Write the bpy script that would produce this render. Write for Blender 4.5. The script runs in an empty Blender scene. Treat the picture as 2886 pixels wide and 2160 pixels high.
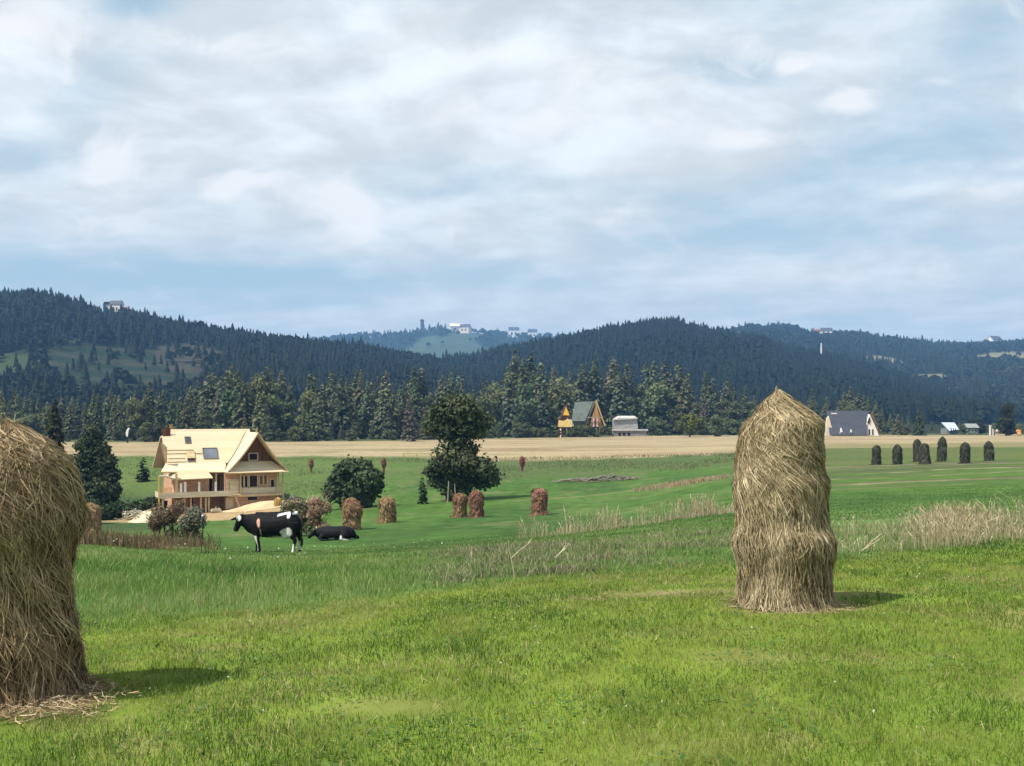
import bpy, math, random
import numpy as np
from mathutils import Vector, Matrix

random.seed(11)
rng = np.random.default_rng(11)
scene = bpy.context.scene
COL = scene.collection
EYE = 1.6
F, U0, V0 = 2772.0, 1443.0, 1174.0      # focal length and principal point of the photograph, in its pixels
D2S = 2886 / 2212.0


# ------------------------------------------------------------------ small helpers
def tag(o, label=None, cat=None, group=None, kind=None):
    if label: o['label'] = label
    if cat: o['category'] = cat
    if group: o['group'] = group
    if kind: o['kind'] = kind
    return o


def empty(name, loc, rz=0.0, scale=1.0):
    o = bpy.data.objects.new(name, None)
    o.empty_display_size = 0.3
    o.location = loc
    o.rotation_euler = (0, 0, rz)
    o.scale = (scale,) * 3 if not hasattr(scale, '__len__') else scale
    COL.objects.link(o)
    return o


def link(name, me, parent=None, mat=None):
    if mat is not None and not me.materials:
        me.materials.append(mat)
    o = bpy.data.objects.new(name, me)
    COL.objects.link(o)
    if parent is not None:
        o.parent = parent
    return o


def np_mesh(name, V, quads=None, tris=None, tint=None, mat=None, smooth=False):
    me = bpy.data.meshes.new(name)
    V = np.ascontiguousarray(V, np.float32)
    me.vertices.add(len(V))
    me.vertices.foreach_set('co', V.ravel())
    parts, totals = [], []
    if quads is not None and len(quads):
        parts.append(np.asarray(quads, np.int32).ravel()); totals.append(np.full(len(quads), 4, np.int32))
    if tris is not None and len(tris):
        parts.append(np.asarray(tris, np.int32).ravel()); totals.append(np.full(len(tris), 3, np.int32))
    li = np.concatenate(parts); tot = np.concatenate(totals)
    me.loops.add(len(li)); me.loops.foreach_set('vertex_index', li)
    me.polygons.add(len(tot))
    st = np.zeros(len(tot), np.int32); st[1:] = np.cumsum(tot)[:-1]
    me.polygons.foreach_set('loop_start', st)
    if smooth:
        me.polygons.foreach_set('use_smooth', np.ones(len(tot), bool))
    me.update(calc_edges=True)
    if tint is not None:
        a = me.attributes.new('tint', 'FLOAT_COLOR', 'POINT')
        c = np.ones((len(V), 4), np.float32); c[:, :3] = tint
        a.data.foreach_set('color', c.ravel())
    if mat is not None:
        me.materials.append(mat)
    return me


def _h(ix, iy, seed):
    n = np.sin(ix * 127.1 + iy * 311.7 + seed * 74.7) * 43758.5453
    return n - np.floor(n)


def vnoise(x, y, seed=0):
    x = np.asarray(x, float); y = np.asarray(y, float)
    ix, iy = np.floor(x), np.floor(y)
    fx, fy = x - ix, y - iy
    fx = fx * fx * (3 - 2 * fx); fy = fy * fy * (3 - 2 * fy)
    return (_h(ix, iy, seed) * (1 - fx) * (1 - fy) + _h(ix + 1, iy, seed) * fx * (1 - fy)
            + _h(ix, iy + 1, seed) * (1 - fx) * fy + _h(ix + 1, iy + 1, seed) * fx * fy)


def fbm(x, y, seed=0, o=4):
    s, a, t = 0, 0.5, 0
    for k in range(o):
        s = s + a * vnoise(x * 2 ** k + 17.3 * k, y * 2 ** k - 9.1 * k, seed + k)
        t += a; a *= 0.5
    return s / t


def sstep(a, b, x):
    t = np.clip((x - a) / (b - a), 0, 1)
    return t * t * (3 - 2 * t)


# ------------------------------------------------------------------ materials
def new_mat(name):
    m = bpy.data.materials.new(name)
    m.use_nodes = True
    nt = m.node_tree
    nt.nodes.clear()
    out = nt.nodes.new('ShaderNodeOutputMaterial')
    return m, nt, out


def N(nt, t, **kw):
    n = nt.nodes.new(t)
    for k, v in kw.items():
        if k.startswith('i_'):
            n.inputs[k[2:].replace('_', ' ')].default_value = v
        else:
            setattr(n, k, v)
    return n


def c4(c):
    return (c[0], c[1], c[2], 1)


def mat_noise(name, c1, c2, scale=8, rough=0.8, bump=0.0, stretch=(1, 1, 1), c3=None, detail=6, spec=0.2):
    m, nt, out = new_mat(name)
    tc = N(nt, 'ShaderNodeTexCoord')
    mp = N(nt, 'ShaderNodeMapping'); mp.inputs['Scale'].default_value = stretch
    nt.links.new(tc.outputs['Object'], mp.inputs['Vector'])
    no = N(nt, 'ShaderNodeTexNoise'); no.inputs['Scale'].default_value = scale; no.inputs['Detail'].default_value = detail
    nt.links.new(mp.outputs[0], no.inputs['Vector'])
    cr = N(nt, 'ShaderNodeValToRGB')
    cr.color_ramp.elements[0].position = 0.32; cr.color_ramp.elements[0].color = c4(c1)
    cr.color_ramp.elements[1].position = 0.68; cr.color_ramp.elements[1].color = c4(c2)
    if c3:
        e = cr.color_ramp.elements.new(0.5); e.color = c4(c3)
    nt.links.new(no.outputs['Fac'], cr.inputs['Fac'])
    b = N(nt, 'ShaderNodeBsdfPrincipled'); b.inputs['Roughness'].default_value = rough
    b.inputs['Specular IOR Level'].default_value = spec
    nt.links.new(cr.outputs['Color'], b.inputs['Base Color'])
    if bump:
        bp = N(nt, 'ShaderNodeBump'); bp.inputs['Strength'].default_value = bump; bp.inputs['Distance'].default_value = 0.05
        nt.links.new(no.outputs['Fac'], bp.inputs['Height']); nt.links.new(bp.outputs[0], b.inputs['Normal'])
    nt.links.new(b.outputs[0], out.inputs['Surface'])
    return m


def mat_boards(name, c1, c2, width=0.18, axis='Z', rough=0.75, gap=0.5):
    """planks: thin dark joints every `width` metres along an axis, grain noise along the board"""
    m, nt, out = new_mat(name)
    tc = N(nt, 'ShaderNodeTexCoord')
    sep = N(nt, 'ShaderNodeSeparateXYZ'); nt.links.new(tc.outputs['Object'], sep.inputs[0])
    mul = N(nt, 'ShaderNodeMath', operation='DIVIDE'); mul.inputs[1].default_value = width
    nt.links.new(sep.outputs[axis], mul.inputs[0])
    fr = N(nt, 'ShaderNodeMath', operation='FRACT'); nt.links.new(mul.outputs[0], fr.inputs[0])
    lt = N(nt, 'ShaderNodeMath', operation='LESS_THAN'); lt.inputs[1].default_value = 0.07
    nt.links.new(fr.outputs[0], lt.inputs[0])
    fl = N(nt, 'ShaderNodeMath', operation='FLOOR'); nt.links.new(mul.outputs[0], fl.inputs[0])
    wn = N(nt, 'ShaderNodeTexWhiteNoise', noise_dimensions='1D'); nt.links.new(fl.outputs[0], wn.inputs['W'])
    no = N(nt, 'ShaderNodeTexNoise'); no.inputs['Scale'].default_value = 1.3; no.inputs['Detail'].default_value = 8
    nt.links.new(tc.outputs['Object'], no.inputs['Vector'])
    ad = N(nt, 'ShaderNodeMath', operation='ADD'); nt.links.new(wn.outputs['Value'], ad.inputs[0]); nt.links.new(no.outputs['Fac'], ad.inputs[1])
    hf = N(nt, 'ShaderNodeMath', operation='MULTIPLY'); hf.inputs[1].default_value = 0.5; nt.links.new(ad.outputs[0], hf.inputs[0])
    mx = N(nt, 'ShaderNodeMix', data_type='RGBA'); mx.inputs['A'].default_value = c4(c1); mx.inputs['B'].default_value = c4(c2)
    nt.links.new(hf.outputs[0], mx.inputs['Factor'])
    gp = N(nt, 'ShaderNodeMath', operation='MULTIPLY'); gp.inputs[1].default_value = gap; nt.links.new(lt.outputs[0], gp.inputs[0])
    m2 = N(nt, 'ShaderNodeMix', data_type='RGBA'); m2.inputs['B'].default_value = c4([x * 0.3 for x in c1])
    nt.links.new(gp.outputs[0], m2.inputs['Factor']); nt.links.new(mx.outputs['Result'], m2.inputs['A'])
    b = N(nt, 'ShaderNodeBsdfPrincipled'); b.inputs['Roughness'].default_value = rough; b.inputs['Specular IOR Level'].default_value = 0.2
    nt.links.new(m2.outputs['Result'], b.inputs['Base Color'])
    nt.links.new(b.outputs[0], out.inputs['Surface'])
    return m


def mat_tint(name, transl=0.25, rough=0.6, spec=0.25, obj_random=0.0, noise=0.0, nscale=3.0):
    """colour comes from the mesh's own per-leaf / per-straw attribute"""
    m, nt, out = new_mat(name)
    at = N(nt, 'ShaderNodeAttribute', attribute_name='tint')
    col = at.outputs['Color']
    if obj_random:
        oi = N(nt, 'ShaderNodeObjectInfo')
        hs = N(nt, 'ShaderNodeHueSaturation')
        mr = N(nt, 'ShaderNodeMapRange'); mr.inputs['To Min'].default_value = 1 - obj_random; mr.inputs['To Max'].default_value = 1 + obj_random
        nt.links.new(oi.outputs['Random'], mr.inputs['Value']); nt.links.new(mr.outputs[0], hs.inputs['Value'])
        mh = N(nt, 'ShaderNodeMapRange'); mh.inputs['To Min'].default_value = 0.455; mh.inputs['To Max'].default_value = 0.535
        ml = N(nt, 'ShaderNodeMath', operation='MULTIPLY'); ml.inputs[1].default_value = 7.31
        fr = N(nt, 'ShaderNodeMath', operation='FRACT')
        nt.links.new(oi.outputs['Random'], ml.inputs[0]); nt.links.new(ml.outputs[0], fr.inputs[0])
        nt.links.new(fr.outputs[0], mh.inputs['Value']); nt.links.new(mh.outputs[0], hs.inputs['Hue'])
        nt.links.new(col, hs.inputs['Color']); col = hs.outputs['Color']
    b = N(nt, 'ShaderNodeBsdfPrincipled'); b.inputs['Roughness'].default_value = rough; b.inputs['Specular IOR Level'].default_value = spec
    if noise:
        tc = N(nt, 'ShaderNodeTexCoord'); no = N(nt, 'ShaderNodeTexNoise'); no.inputs['Scale'].default_value = nscale; no.inputs['Detail'].default_value = 8
        nt.links.new(tc.outputs['Object'], no.inputs['Vector'])
        mr = N(nt, 'ShaderNodeMapRange'); mr.inputs['From Min'].default_value = 0.25; mr.inputs['From Max'].default_value = 0.75
        mr.inputs['To Min'].default_value = 1 - noise; mr.inputs['To Max'].default_value = 1 + noise
        nt.links.new(no.outputs['Fac'], mr.inputs['Value'])
        vm = N(nt, 'ShaderNodeVectorMath', operation='SCALE')
        nt.links.new(col, vm.inputs[0]); nt.links.new(mr.outputs[0], vm.inputs['Scale']); col = vm.outputs[0]
    nt.links.new(col, b.inputs['Base Color'])
    if transl:
        t = N(nt, 'ShaderNodeBsdfTranslucent'); nt.links.new(col, t.inputs['Color'])
        mx = N(nt, 'ShaderNodeMixShader'); mx.inputs[0].default_value = transl
        nt.links.new(b.outputs[0], mx.inputs[1]); nt.links.new(t.outputs[0], mx.inputs[2])
        nt.links.new(mx.outputs[0], out.inputs['Surface'])
    else:
        nt.links.new(b.outputs[0], out.inputs['Surface'])
    return m


# ------------------------------------------------------------------ mesh builder for built things
class MB:
    def __init__(s):
        s.v, s.f = [], []

    def add(s, verts, faces):
        o = len(s.v)
        s.v += [tuple(p) for p in verts]
        s.f += [tuple(i + o for i in f) for f in faces]
        return s

    def box(s, x0, x1, y0, y1, z0, z1):
        return s.add([(x0, y0, z0), (x1, y0, z0), (x1, y1, z0), (x0, y1, z0), (x0, y0, z1), (x1, y0, z1), (x1, y1, z1), (x0, y1, z1)],
                     [(0, 3, 2, 1), (4, 5, 6, 7), (0, 1, 5, 4), (1, 2, 6, 5), (2, 3, 7, 6), (3, 0, 4, 7)])

    def slab(s, pts, t=0.12):
        """a polygon given thickness t downwards along its normal"""
        P = [Vector(p) for p in pts]
        n = Vector((0, 0, 0))
        for i in range(len(P)):
            n += P[i].cross(P[(i + 1) % len(P)])
        n.normalize()
        if n.z < 0:
            P.reverse(); n = -n
        k = len(P)
        return s.add(P + [p - n * t for p in P], [tuple(range(k)), tuple(range(2 * k - 1, k - 1, -1))] +
                     [(i, i + k, (i + 1) % k + k, (i + 1) % k) for i in range(k)])

    def prism(s, pts, off):
        P = [Vector(p) for p in pts]; off = Vector(off); k = len(P)
        return s.add(P + [p + off for p in P], [tuple(range(k)), tuple(range(2 * k - 1, k - 1, -1))] +
                     [(i, i + k, (i + 1) % k + k, (i + 1) % k) for i in range(k)])

    def tube(s, path, radii, n=8):
        P = [Vector(p) for p in path]
        rings = []
        for i, p in enumerate(P):
            d = (P[min(i + 1, len(P) - 1)] - P[max(i - 1, 0)]).normalized()
            a = d.orthogonal().normalized() if i == 0 else (prev - d * prev.dot(d)).normalized()
            prev = a
            b = d.cross(a)
            rings.append([p + (a * math.cos(2 * math.pi * k / n) + b * math.sin(2 * math.pi * k / n)) * radii[i] for k in range(n)])
        vs = [q for r in rings for q in r]
        fs = []
        for i in range(len(P) - 1):
            for k in range(n):
                fs.append((i * n + k, i * n + (k + 1) % n, (i + 1) * n + (k + 1) % n, (i + 1) * n + k))
        fs.append(tuple(range(n - 1, -1, -1)))
        fs.append(tuple((len(P) - 1) * n + k for k in range(n)))
        return s.add(vs, fs)

    def mesh(s, name, mat=None, smooth=False):
        me = bpy.data.meshes.new(name)
        me.from_pydata(s.v, [], s.f)
        if smooth:
            me.polygons.foreach_set('use_smooth', [True] * len(me.polygons))
        if mat: me.materials.append(mat)
        me.update()
        return me

    def build(s, name, mat, parent=None, smooth=False):
        return link(name, s.mesh(name, mat, smooth), parent)


# ------------------------------------------------------------------ the lie of the land
_cu = np.array([-500, 200, 620, 950, 1320, 1700, 2200, 2750, 3400], float)
_cd = np.array([0.5, 4.5, 6, 9, 14, 22, 33, 45, 60, 85, 106, 140, 170, 250, 330, 480], float)
_cz = np.array([
    [1.60, 1.60, 1.60, 1.60, 1.60, 1.60, 1.60, 1.60, 1.60],
    [1.62, 1.62, 1.61, 1.60, 1.60, 1.60, 1.60, 1.60, 1.60],
    [1.74, 1.72, 1.70, 1.66, 1.63, 1.62, 1.62, 1.60, 1.58],
    [1.95, 1.92, 1.90, 1.85, 1.78, 1.72, 1.67, 1.65, 1.62],
    [2.30, 2.27, 2.32, 2.28, 2.15, 2.05, 1.98, 1.92, 1.85],
    [2.95, 2.92, 3.20, 3.20, 2.95, 2.70, 2.40, 2.20, 2.10],
    [4.20, 4.20, 4.55, 4.55, 4.20, 3.70, 2.90, 2.60, 2.45],
    [5.70, 5.70, 5.75, 5.75, 5.30, 4.90, 3.40, 2.95, 2.80],
    [7.50, 7.50, 7.30, 6.75, 6.40, 6.00, 3.90, 3.30, 3.10],
    [9.70, 9.70, 9.40, 8.20, 7.60, 7.20, 4.60, 3.90, 3.60],
    [10.40, 10.40, 10.50, 8.80, 7.90, 7.30, 5.20, 4.30, 4.00],
    [8.40, 8.30, 8.20, 8.00, 7.50, 7.00, 5.70, 4.90, 4.60],
    [6.80, 6.70, 6.70, 7.00, 7.10, 6.90, 6.00, 5.50, 5.20],
    [6.30, 6.20, 6.40, 6.60, 6.80, 6.60, 6.20, 5.90, 5.80],
    [6.00, 6.00, 6.30, 6.40, 6.50, 6.40, 6.35, 6.35, 6.30],
    [6.00, 6.00, 6.00, 6.00, 6.00, 6.00, 6.00, 6.00, 6.00]])
_gu = np.linspace(-500, 3400, 157)
_gs = np.linspace(math.log(0.5), math.log(480), 360)
_tmp = np.array([np.interp(_gs, np.log(_cd), _cz[:, j]) for j in range(len(_cu))])
_G = np.array([np.interp(_gu, _cu, _tmp[:, k]) for k in range(len(_gs))]).T
for _ in range(30):
    g = np.pad(_G, ((1, 1), (1, 1)), mode='edge')
    _G = (g[:-2, 1:-1] + g[2:, 1:-1] + 2 * g[1:-1, 1:-1] + g[1:-1, :-2] + g[1:-1, 2:]) / 6

# hills: ridge silhouette (u in display px, v in display px), ridge depth, foot depth, tree height
HILLS = [
    dict(n='left', r=[(-900, 560), (-300, 610), (0, 633), (60, 630), (130, 645), (180, 662), (250, 676), (330, 682), (430, 697), (520, 711), (600, 722), (700, 735), (800, 750), (900, 768), (1000, 788), (1150, 830), (1300, 900)], dr=1000, df=440, th=14),
    dict(n='right', r=[(600, 860), (750, 812), (850, 790), (960, 773), (1050, 760), (1130, 746), (1200, 732), (1300, 714), (1400, 698), (1450, 696), (1500, 702), (1570, 716), (1650, 731), (1700, 742), (1780, 763), (1850, 780), (1950, 806), (2100, 850), (2300, 905)], dr=1150, df=520, th=14),
    dict(n='far', r=[(200, 800), (450, 760), (600, 738), (700, 726), (780, 719), (860, 713), (940, 706), (1000, 706), (1060, 713), (1130, 717), (1190, 723), (1300, 740), (1500, 790), (1700, 860)], dr=2900, df=1500, th=20),
    dict(n='east', r=[(1200, 860), (1400, 760), (1500, 727), (1560, 716), (1620, 702), (1700, 699), (1760, 711), (1850, 718), (1900, 728), (2000, 737), (2080, 744), (2130, 740), (2212, 735), (2500, 715), (3000, 700)], dr=2000, df=700, th=16),
]
for h in HILLS:
    a = np.array(h['r'], float) * D2S
    h['u'] = a[:, 0]
    vg = a[:, 1] + h['th'] * 0.8 * F / h['dr']
    h['z'] = (V0 - vg) / F * h['dr']


def ud(x, y):
    r = np.hypot(x, y); th = np.clip(np.arctan2(x, y), -math.radians(62), math.radians(62))
    return U0 + F * np.tan(th), r * np.cos(th)


def hill_layers(u, d):
    out = []
    for h in HILLS:
        zr = np.interp(u, h['u'], h['z'])
        zr = zr + 6 * (fbm(u / 160, d / 900 + 3, 5) - 0.5)
        t = np.clip((d - h['df']) / (h['dr'] - h['df']), 0, 1)
        p = 0.55 * t * t * (3 - 2 * t) + 0.45 * t
        back = np.exp(-np.maximum(d - h['dr'], 0) ** 2 / (0.22 * h['dr']) ** 2)
        out.append(np.where(d > h['df'], -6 + (zr + 6) * p * back, -50.0))
    return out


def gz(x, y):
    """height of the ground (camera foot at 0)"""
    x = np.asarray(x, float); y = np.asarray(y, float)
    u, d = ud(x, y)
    fu = (np.clip(u, -500, 3400) + 500) / 3900 * (len(_gu) - 1)
    fs = (np.log(np.clip(d, 0.5, 480)) - _gs[0]) / (_gs[-1] - _gs[0]) * (len(_gs) - 1)
    i = np.clip(fu.astype(int), 0, len(_gu) - 2); j = np.clip(fs.astype(int), 0, len(_gs) - 2)
    a, b = fu - i, fs - j
    z = -(_G[i, j] * (1 - a) * (1 - b) + _G[i + 1, j] * a * (1 - b) + _G[i, j + 1] * (1 - a) * b + _G[i + 1, j + 1] * a * b)
    z = np.maximum(z, -60)
    hl = hill_layers(u, d)
    H = np.maximum.reduce(hl)
    z = np.where(d > 430, np.maximum(z, H), z)
    z = z + (fbm(x / 1.7, y / 1.7, 3, 3) - 0.5) * 0.07 * sstep(400, 30, d) + (fbm(x / 90, y / 90, 8, 3) - 0.5) * 12 * sstep(500, 900, d)
    return z + EYE


def gp(u, d, dz=0.0):
    """a point standing on the ground, under photograph column u at depth d"""
    x = (u - U0) / F * d
    return Vector((x, d, float(gz(x, d)) + dz))


def zat(v, d):
    return EYE - (v - V0) / F * d


def dback(u):
    """depth at which the stubble field meets the wood"""
    return np.interp(u, [-600, 300, 800, 1150, 1500, 1800, 2100, 3400], [238, 240, 252, 272, 300, 322, 330, 332])


def db(x):
    """depth at which the mown grass ends"""
    return np.interp(x, [-12, -3.5, -0.6, 1.5, 4.5, 8, 16], [8.6, 9.4, 11.2, 12.2, 13.2, 15.2, 17])
# ------------------------------------------------------------------ camera, light, sky, air
cam = bpy.data.cameras.new('camera')
cam.sensor_width = 36; cam.lens = 36 * F / 2886; cam.shift_y = (V0 - 1080) / 2886
cam.clip_start = 0.05; cam.clip_end = 20000
camo = bpy.data.objects.new('camera', cam); COL.objects.link(camo)
camo.location = (0, 0, EYE); camo.rotation_euler = (math.radians(90), 0, 0)
scene.camera = camo

EL = math.radians(56)
SUNP = Vector((-0.85 * math.cos(EL), -0.527 * math.cos(EL), math.sin(EL)))
sl = bpy.data.lights.new('sun', 'SUN'); sl.energy = 5.0; sl.angle = math.radians(0.6); sl.color = (1.0, 0.93, 0.80)
so = bpy.data.objects.new('sun', sl); COL.objects.link(so)
so.rotation_euler = (-SUNP).to_track_quat('-Z', 'Y').to_euler()
so.location = (-40, -20, 60)

w = bpy.data.worlds.new("World"); scene.world = w; w.use_nodes = True
w.cycles.sampling_method = "MANUAL"; w.cycles.sample_map_resolution = 256
nt = w.node_tree; nt.nodes.clear()
L = nt.links.new
wo = N(nt, 'ShaderNodeOutputWorld'); bg = N(nt, 'ShaderNodeBackground'); L(bg.outputs[0], wo.inputs[0])
sky = N(nt, 'ShaderNodeTexSky', sky_type='NISHITA'); sky.sun_disc = False
sky.sun_elevation = EL; sky.sun_rotation = math.atan2(SUNP.x, SUNP.y); sky.dust_density = 0.6; sky.altitude = 700
skyS = N(nt, 'ShaderNodeVectorMath', operation='SCALE'); L(sky.outputs[0], skyS.inputs[0]); skyS.inputs['Scale'].default_value = 0.085
tc = N(nt, 'ShaderNodeTexCoord'); sp = N(nt, 'ShaderNodeSeparateXYZ'); L(tc.outputs['Generated'], sp.inputs[0])


def M(op, a, b=None, c=None, clamp=False):
    n = N(nt, 'ShaderNodeMath', operation=op); n.use_clamp = clamp
    for i, q in enumerate((a, b, c)):
        if q is None: continue
        if isinstance(q, (int, float)): n.inputs[i].default_value = q
        else: L(q, n.inputs[i])
    return n.outputs[0]


def VX(x, y, z):
    n = N(nt, 'ShaderNodeCombineXYZ')
    for i, q in enumerate((x, y, z)):
        if isinstance(q, (int, float)): n.inputs[i].default_value = q
        else: L(q, n.inputs[i])
    return n.outputs[0]


def NZ(vec, scale, detail=8, rough=0.5, dist=0.0):
    n = N(nt, 'ShaderNodeTexNoise'); n.inputs['Scale'].default_value = scale; n.inputs['Detail'].default_value = detail
    n.inputs['Roughness'].default_value = rough; n.inputs['Distortion'].default_value = dist
    L(vec, n.inputs['Vector']); return n.outputs['Fac']


def MR(v, a, b, c=0.0, d=1.0):
    n = N(nt, 'ShaderNodeMapRange', interpolation_type='SMOOTHSTEP'); n.inputs['From Min'].default_value = a; n.inputs['From Max'].default_value = b
    n.inputs['To Min'].default_value = c; n.inputs['To Max'].default_value = d; L(v, n.inputs['Value']); return n.outputs[0]


def MIX(f, a, b):
    n = N(nt, 'ShaderNodeMix', data_type='RGBA')
    for k, q in (('Factor', f), ('A', a), ('B', b)):
        if isinstance(q, (int, float)): n.inputs[k].default_value = q
        elif isinstance(q, tuple): n.inputs[k].default_value = c4(q)
        else: L(q, n.inputs[k])
    return n.outputs['Result']


X, Y, Z = sp.outputs
# sky directions as a map: bearing tangent across, elevation tangent up
yy = M('MAXIMUM', M('ABSOLUTE', Y), 0.25)
A = M('DIVIDE', X, yy); E = M('DIVIDE', Z, yy)
zz = M('ADD', M('MAXIMUM', Z, 0.0), 0.13)
PX, PY = M('DIVIDE', X, zz), M('DIVIDE', Y, zz)               # a cloud deck overhead, foreshortened towards the horizon


def warped(scale, amt, dx=0.0, dy=0.0, detail=10, rough=0.56):
    wx = NZ(VX(M('ADD', PX, 3.1 + dx), M('ADD', PY, dy), 0.0), scale * .9, 3, .5)
    wy = NZ(VX(M('ADD', PX, 11.7 + dx), M('ADD', PY, dy), 4.0), scale * .9, 3, .5)
    q = VX(M('ADD', M('MULTIPLY_ADD', wx, amt, -amt / 2), M('ADD', PX, dx)), M('ADD', M('MULTIPLY_ADD', wy, amt, -amt / 2), M('ADD', PY, dy)), 0.0)
    return NZ(q, scale, detail, rough)


n1 = warped(1.15, .5)
n1b = warped(1.15, .5, -.10, -.05)                            # the same deck seen a step towards the sun: gives lit and shaded flanks
n2 = warped(3.6, .28, 5.0, 2.0)
n3 = NZ(VX(A, M('MULTIPLY', E, 1.7), 0.3), 3.2, 6, 0.5, 0.3)


def blob(u, v, ru, rv):
    """a bank of cloud at a bearing / elevation of the sky"""
    a = (u * D2S - U0) / F; e = (V0 - v * D2S) / F
    dx = M('DIVIDE', M('SUBTRACT', A, a), ru * D2S / F); dy = M('DIVIDE', M('SUBTRACT', E, e), rv * D2S / F)
    r2 = M('ADD', M('MULTIPLY', dx, dx), M('MULTIPLY', dy, dy))
    return M('POWER', 2.718, M('MULTIPLY', r2, -1.0))


def addall(lst):
    o = lst[0]
    for q in lst[1:]: o = M('ADD', o, q)
    return o


# broad white banks (+) and blue-grey gaps (-)
cov = M('ADD', M('MULTIPLY', n1, 1.25), M('MULTIPLY', n2, 0.50))
cov = M('ADD', cov, M('MULTIPLY', n3, 0.20))                      # mean about 0.98
BANK = [(40, 60, 190, 100, .38), (620, 110, 420, 170, .20), (1200, 200, 420, 150, .26), (1450, 260, 260, 90, .18), (480, 320, 300, 70, .16), (1580, 330, 150, 45, .16),
        (700, 450, 190, 70, .22), (230, 380, 120, 50, .16), (330, 490, 260, 40, .16), (1700, 590, 330, 40, .18), (2150, 420, 160, 25, .18), (1050, 480, 300, 40, .08), (900, 690, 900, 40, .10)]
GAP = [(300, 5, 110, 40, .50), (190, 170, 130, 120, .26), (60, 330, 170, 50, .28), (130, 580, 480, 70, .40), (1570, 160, 110, 50, .34), (2130, 110, 160, 100, .30),
       (1950, 400, 330, 110, .26), (1180, 400, 300, 40, .14), (620, 600, 480, 30, .22), (1700, 500, 300, 40, .22), (2150, 280, 200, 60, .22)]
cov = M('ADD', cov, addall([M('MULTIPLY', blob(*b[:4]), b[4]) for b in BANK]))
cov = M('SUBTRACT', cov, addall([M('MULTIPLY', blob(*b[:4]), b[4]) for b in GAP]))
veil = MR(cov, 0.52, 1.20)
relief = M('SUBTRACT', n1, n1b)
lit = MR(relief, -.10, .12, -1.0, 1.0)
# bright cumulus heads with torn edges
PUFF = [(480, 412, 60, 42, 1.2), (560, 385, 80, 26, .8), (700, 428, 100, 46, 1.05), (770, 490, 60, 55, .9), (240, 345, 80, 70, 1.0), (215, 380, 45, 20, .7), (40, 40, 120, 75, .8), (1080, 120, 90, 34, .8), (1590, 305, 85, 30, .9), (1840, 218, 55, 30, 1.05), (1710, 143, 45, 16, .85),
        (145, 150, 24, 60, .7), (1500, 120, 320, 70, .45), (1280, 225, 280, 80, .50), (1900, 588, 190, 22, .6), (450, 100, 260, 60, .40), (1120, 270, 250, 40, .45), (2170, 410, 90, 16, .6), (300, 490, 160, 26, .45), (1230, 470, 120, 22, .4)]
pn = NZ(VX(A, M('MULTIPLY', E, 1.5), 0.0), 11.0, 10, 0.60, 0.9)
puff = M('ADD', M('MULTIPLY', addall([M('MULTIPLY', blob(*b[:4]), b[4]) for b in PUFF]), .80), M('MULTIPLY_ADD', pn, 2.1, -1.06))
puffm = MR(puff, 0.14, 0.85)
low = MR(E, 0.0, 0.34)
base = MIX(0.72, skyS.outputs[0], (0.52, 0.72, 0.84))             # thin high haze over the clear blue
base = MIX(low, (0.49, 0.655, 0.735), base)
veilc = MIX(low, (0.70, 0.775, 0.815), (0.84, 0.895, 0.925))
c = MIX(veil, base, veilc)
amt = M('MULTIPLY', M('MULTIPLY', lit, veil), M('MULTIPLY_ADD', low, .10, .05))
sc_ = N(nt, 'ShaderNodeVectorMath', operation='SCALE'); L(c, sc_.inputs[0]); L(M('ADD', amt, 1.0), sc_.inputs['Scale']); c = sc_.outputs[0]
c = MIX(M('MULTIPLY', puffm, 0.80), c, (1.0, 1.0, 1.0))
L(c, bg.inputs[0]); bg.inputs['Strength'].default_value = 0.74

scene.view_settings.view_transform = 'Standard'; scene.view_settings.look = 'None'
scene.view_settings.exposure = 0.48; scene.view_settings.gamma = 1
scene.cycles.max_bounces = 6; scene.cycles.diffuse_bounces = 3; scene.cycles.transmission_bounces = 3
scene.cycles.volume_bounces = 0; scene.cycles.transparent_max_bounces = 4
scene.cycles.use_denoising = True
scene.cycles.caustics_reflective = False; scene.cycles.caustics_refractive = False


# ------------------------------------------------------------------ clearings on the wooded slopes (in bearing and depth)
def meadow(u, d):
    """0..1 masks of open ground on the left hill: green terraces, brown slope, tan strip"""
    n = (fbm(u / 60, d / 60, 21, 3) - 0.5) * 0.9
    def ell(uc, dc, ru, rd):
        return sstep(1.15, 0.75, ((u - uc) / ru) ** 2 + ((d - dc) / rd) ** 2 + n)
    return (ell(345, 650, 240, 125), ell(540, 745, 110, 80), ell(295, 900, 70, 40), ell(25, 640, 120, 40))


def far_open(u, d):
    n = (fbm(u / 50, d / 140, 31, 3) - 0.5) * 1.2
    def ell(uc, dc, ru, rd):
        return sstep(1.15, 0.75, ((u - uc) / ru) ** 2 + ((d - dc) / rd) ** 2 + n)
    a = np.maximum.reduce([ell(1250, 2350, 130, 330), ell(1130, 2150, 100, 160), ell(1310, 2680, 60, 150), ell(1500, 2750, 90, 90)])
    b = np.maximum.reduce([ell(2140, 1850, 80, 90), ell(2330, 1890, 90, 70), ell(2870, 1500, 130, 120), ell(2620, 1200, 60, 60), ell(2470, 1700, 60, 60), ell(2790, 1080, 60, 50), ell(2560, 960, 80, 40), ell(2380, 1300, 45, 40), ell(2500, 1400, 70, 40), ell(2640, 1600, 50, 60), ell(2760, 1750, 70, 60), ell(2230, 1700, 50, 50)])
    return a, b


def nearest_hill(u, d):
    hl = np.array(hill_layers(u, d))
    return hl.argmax(0), hl.max(0)


def lerp(a, b, t):
    return a + (b - a) * t[..., None]


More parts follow.
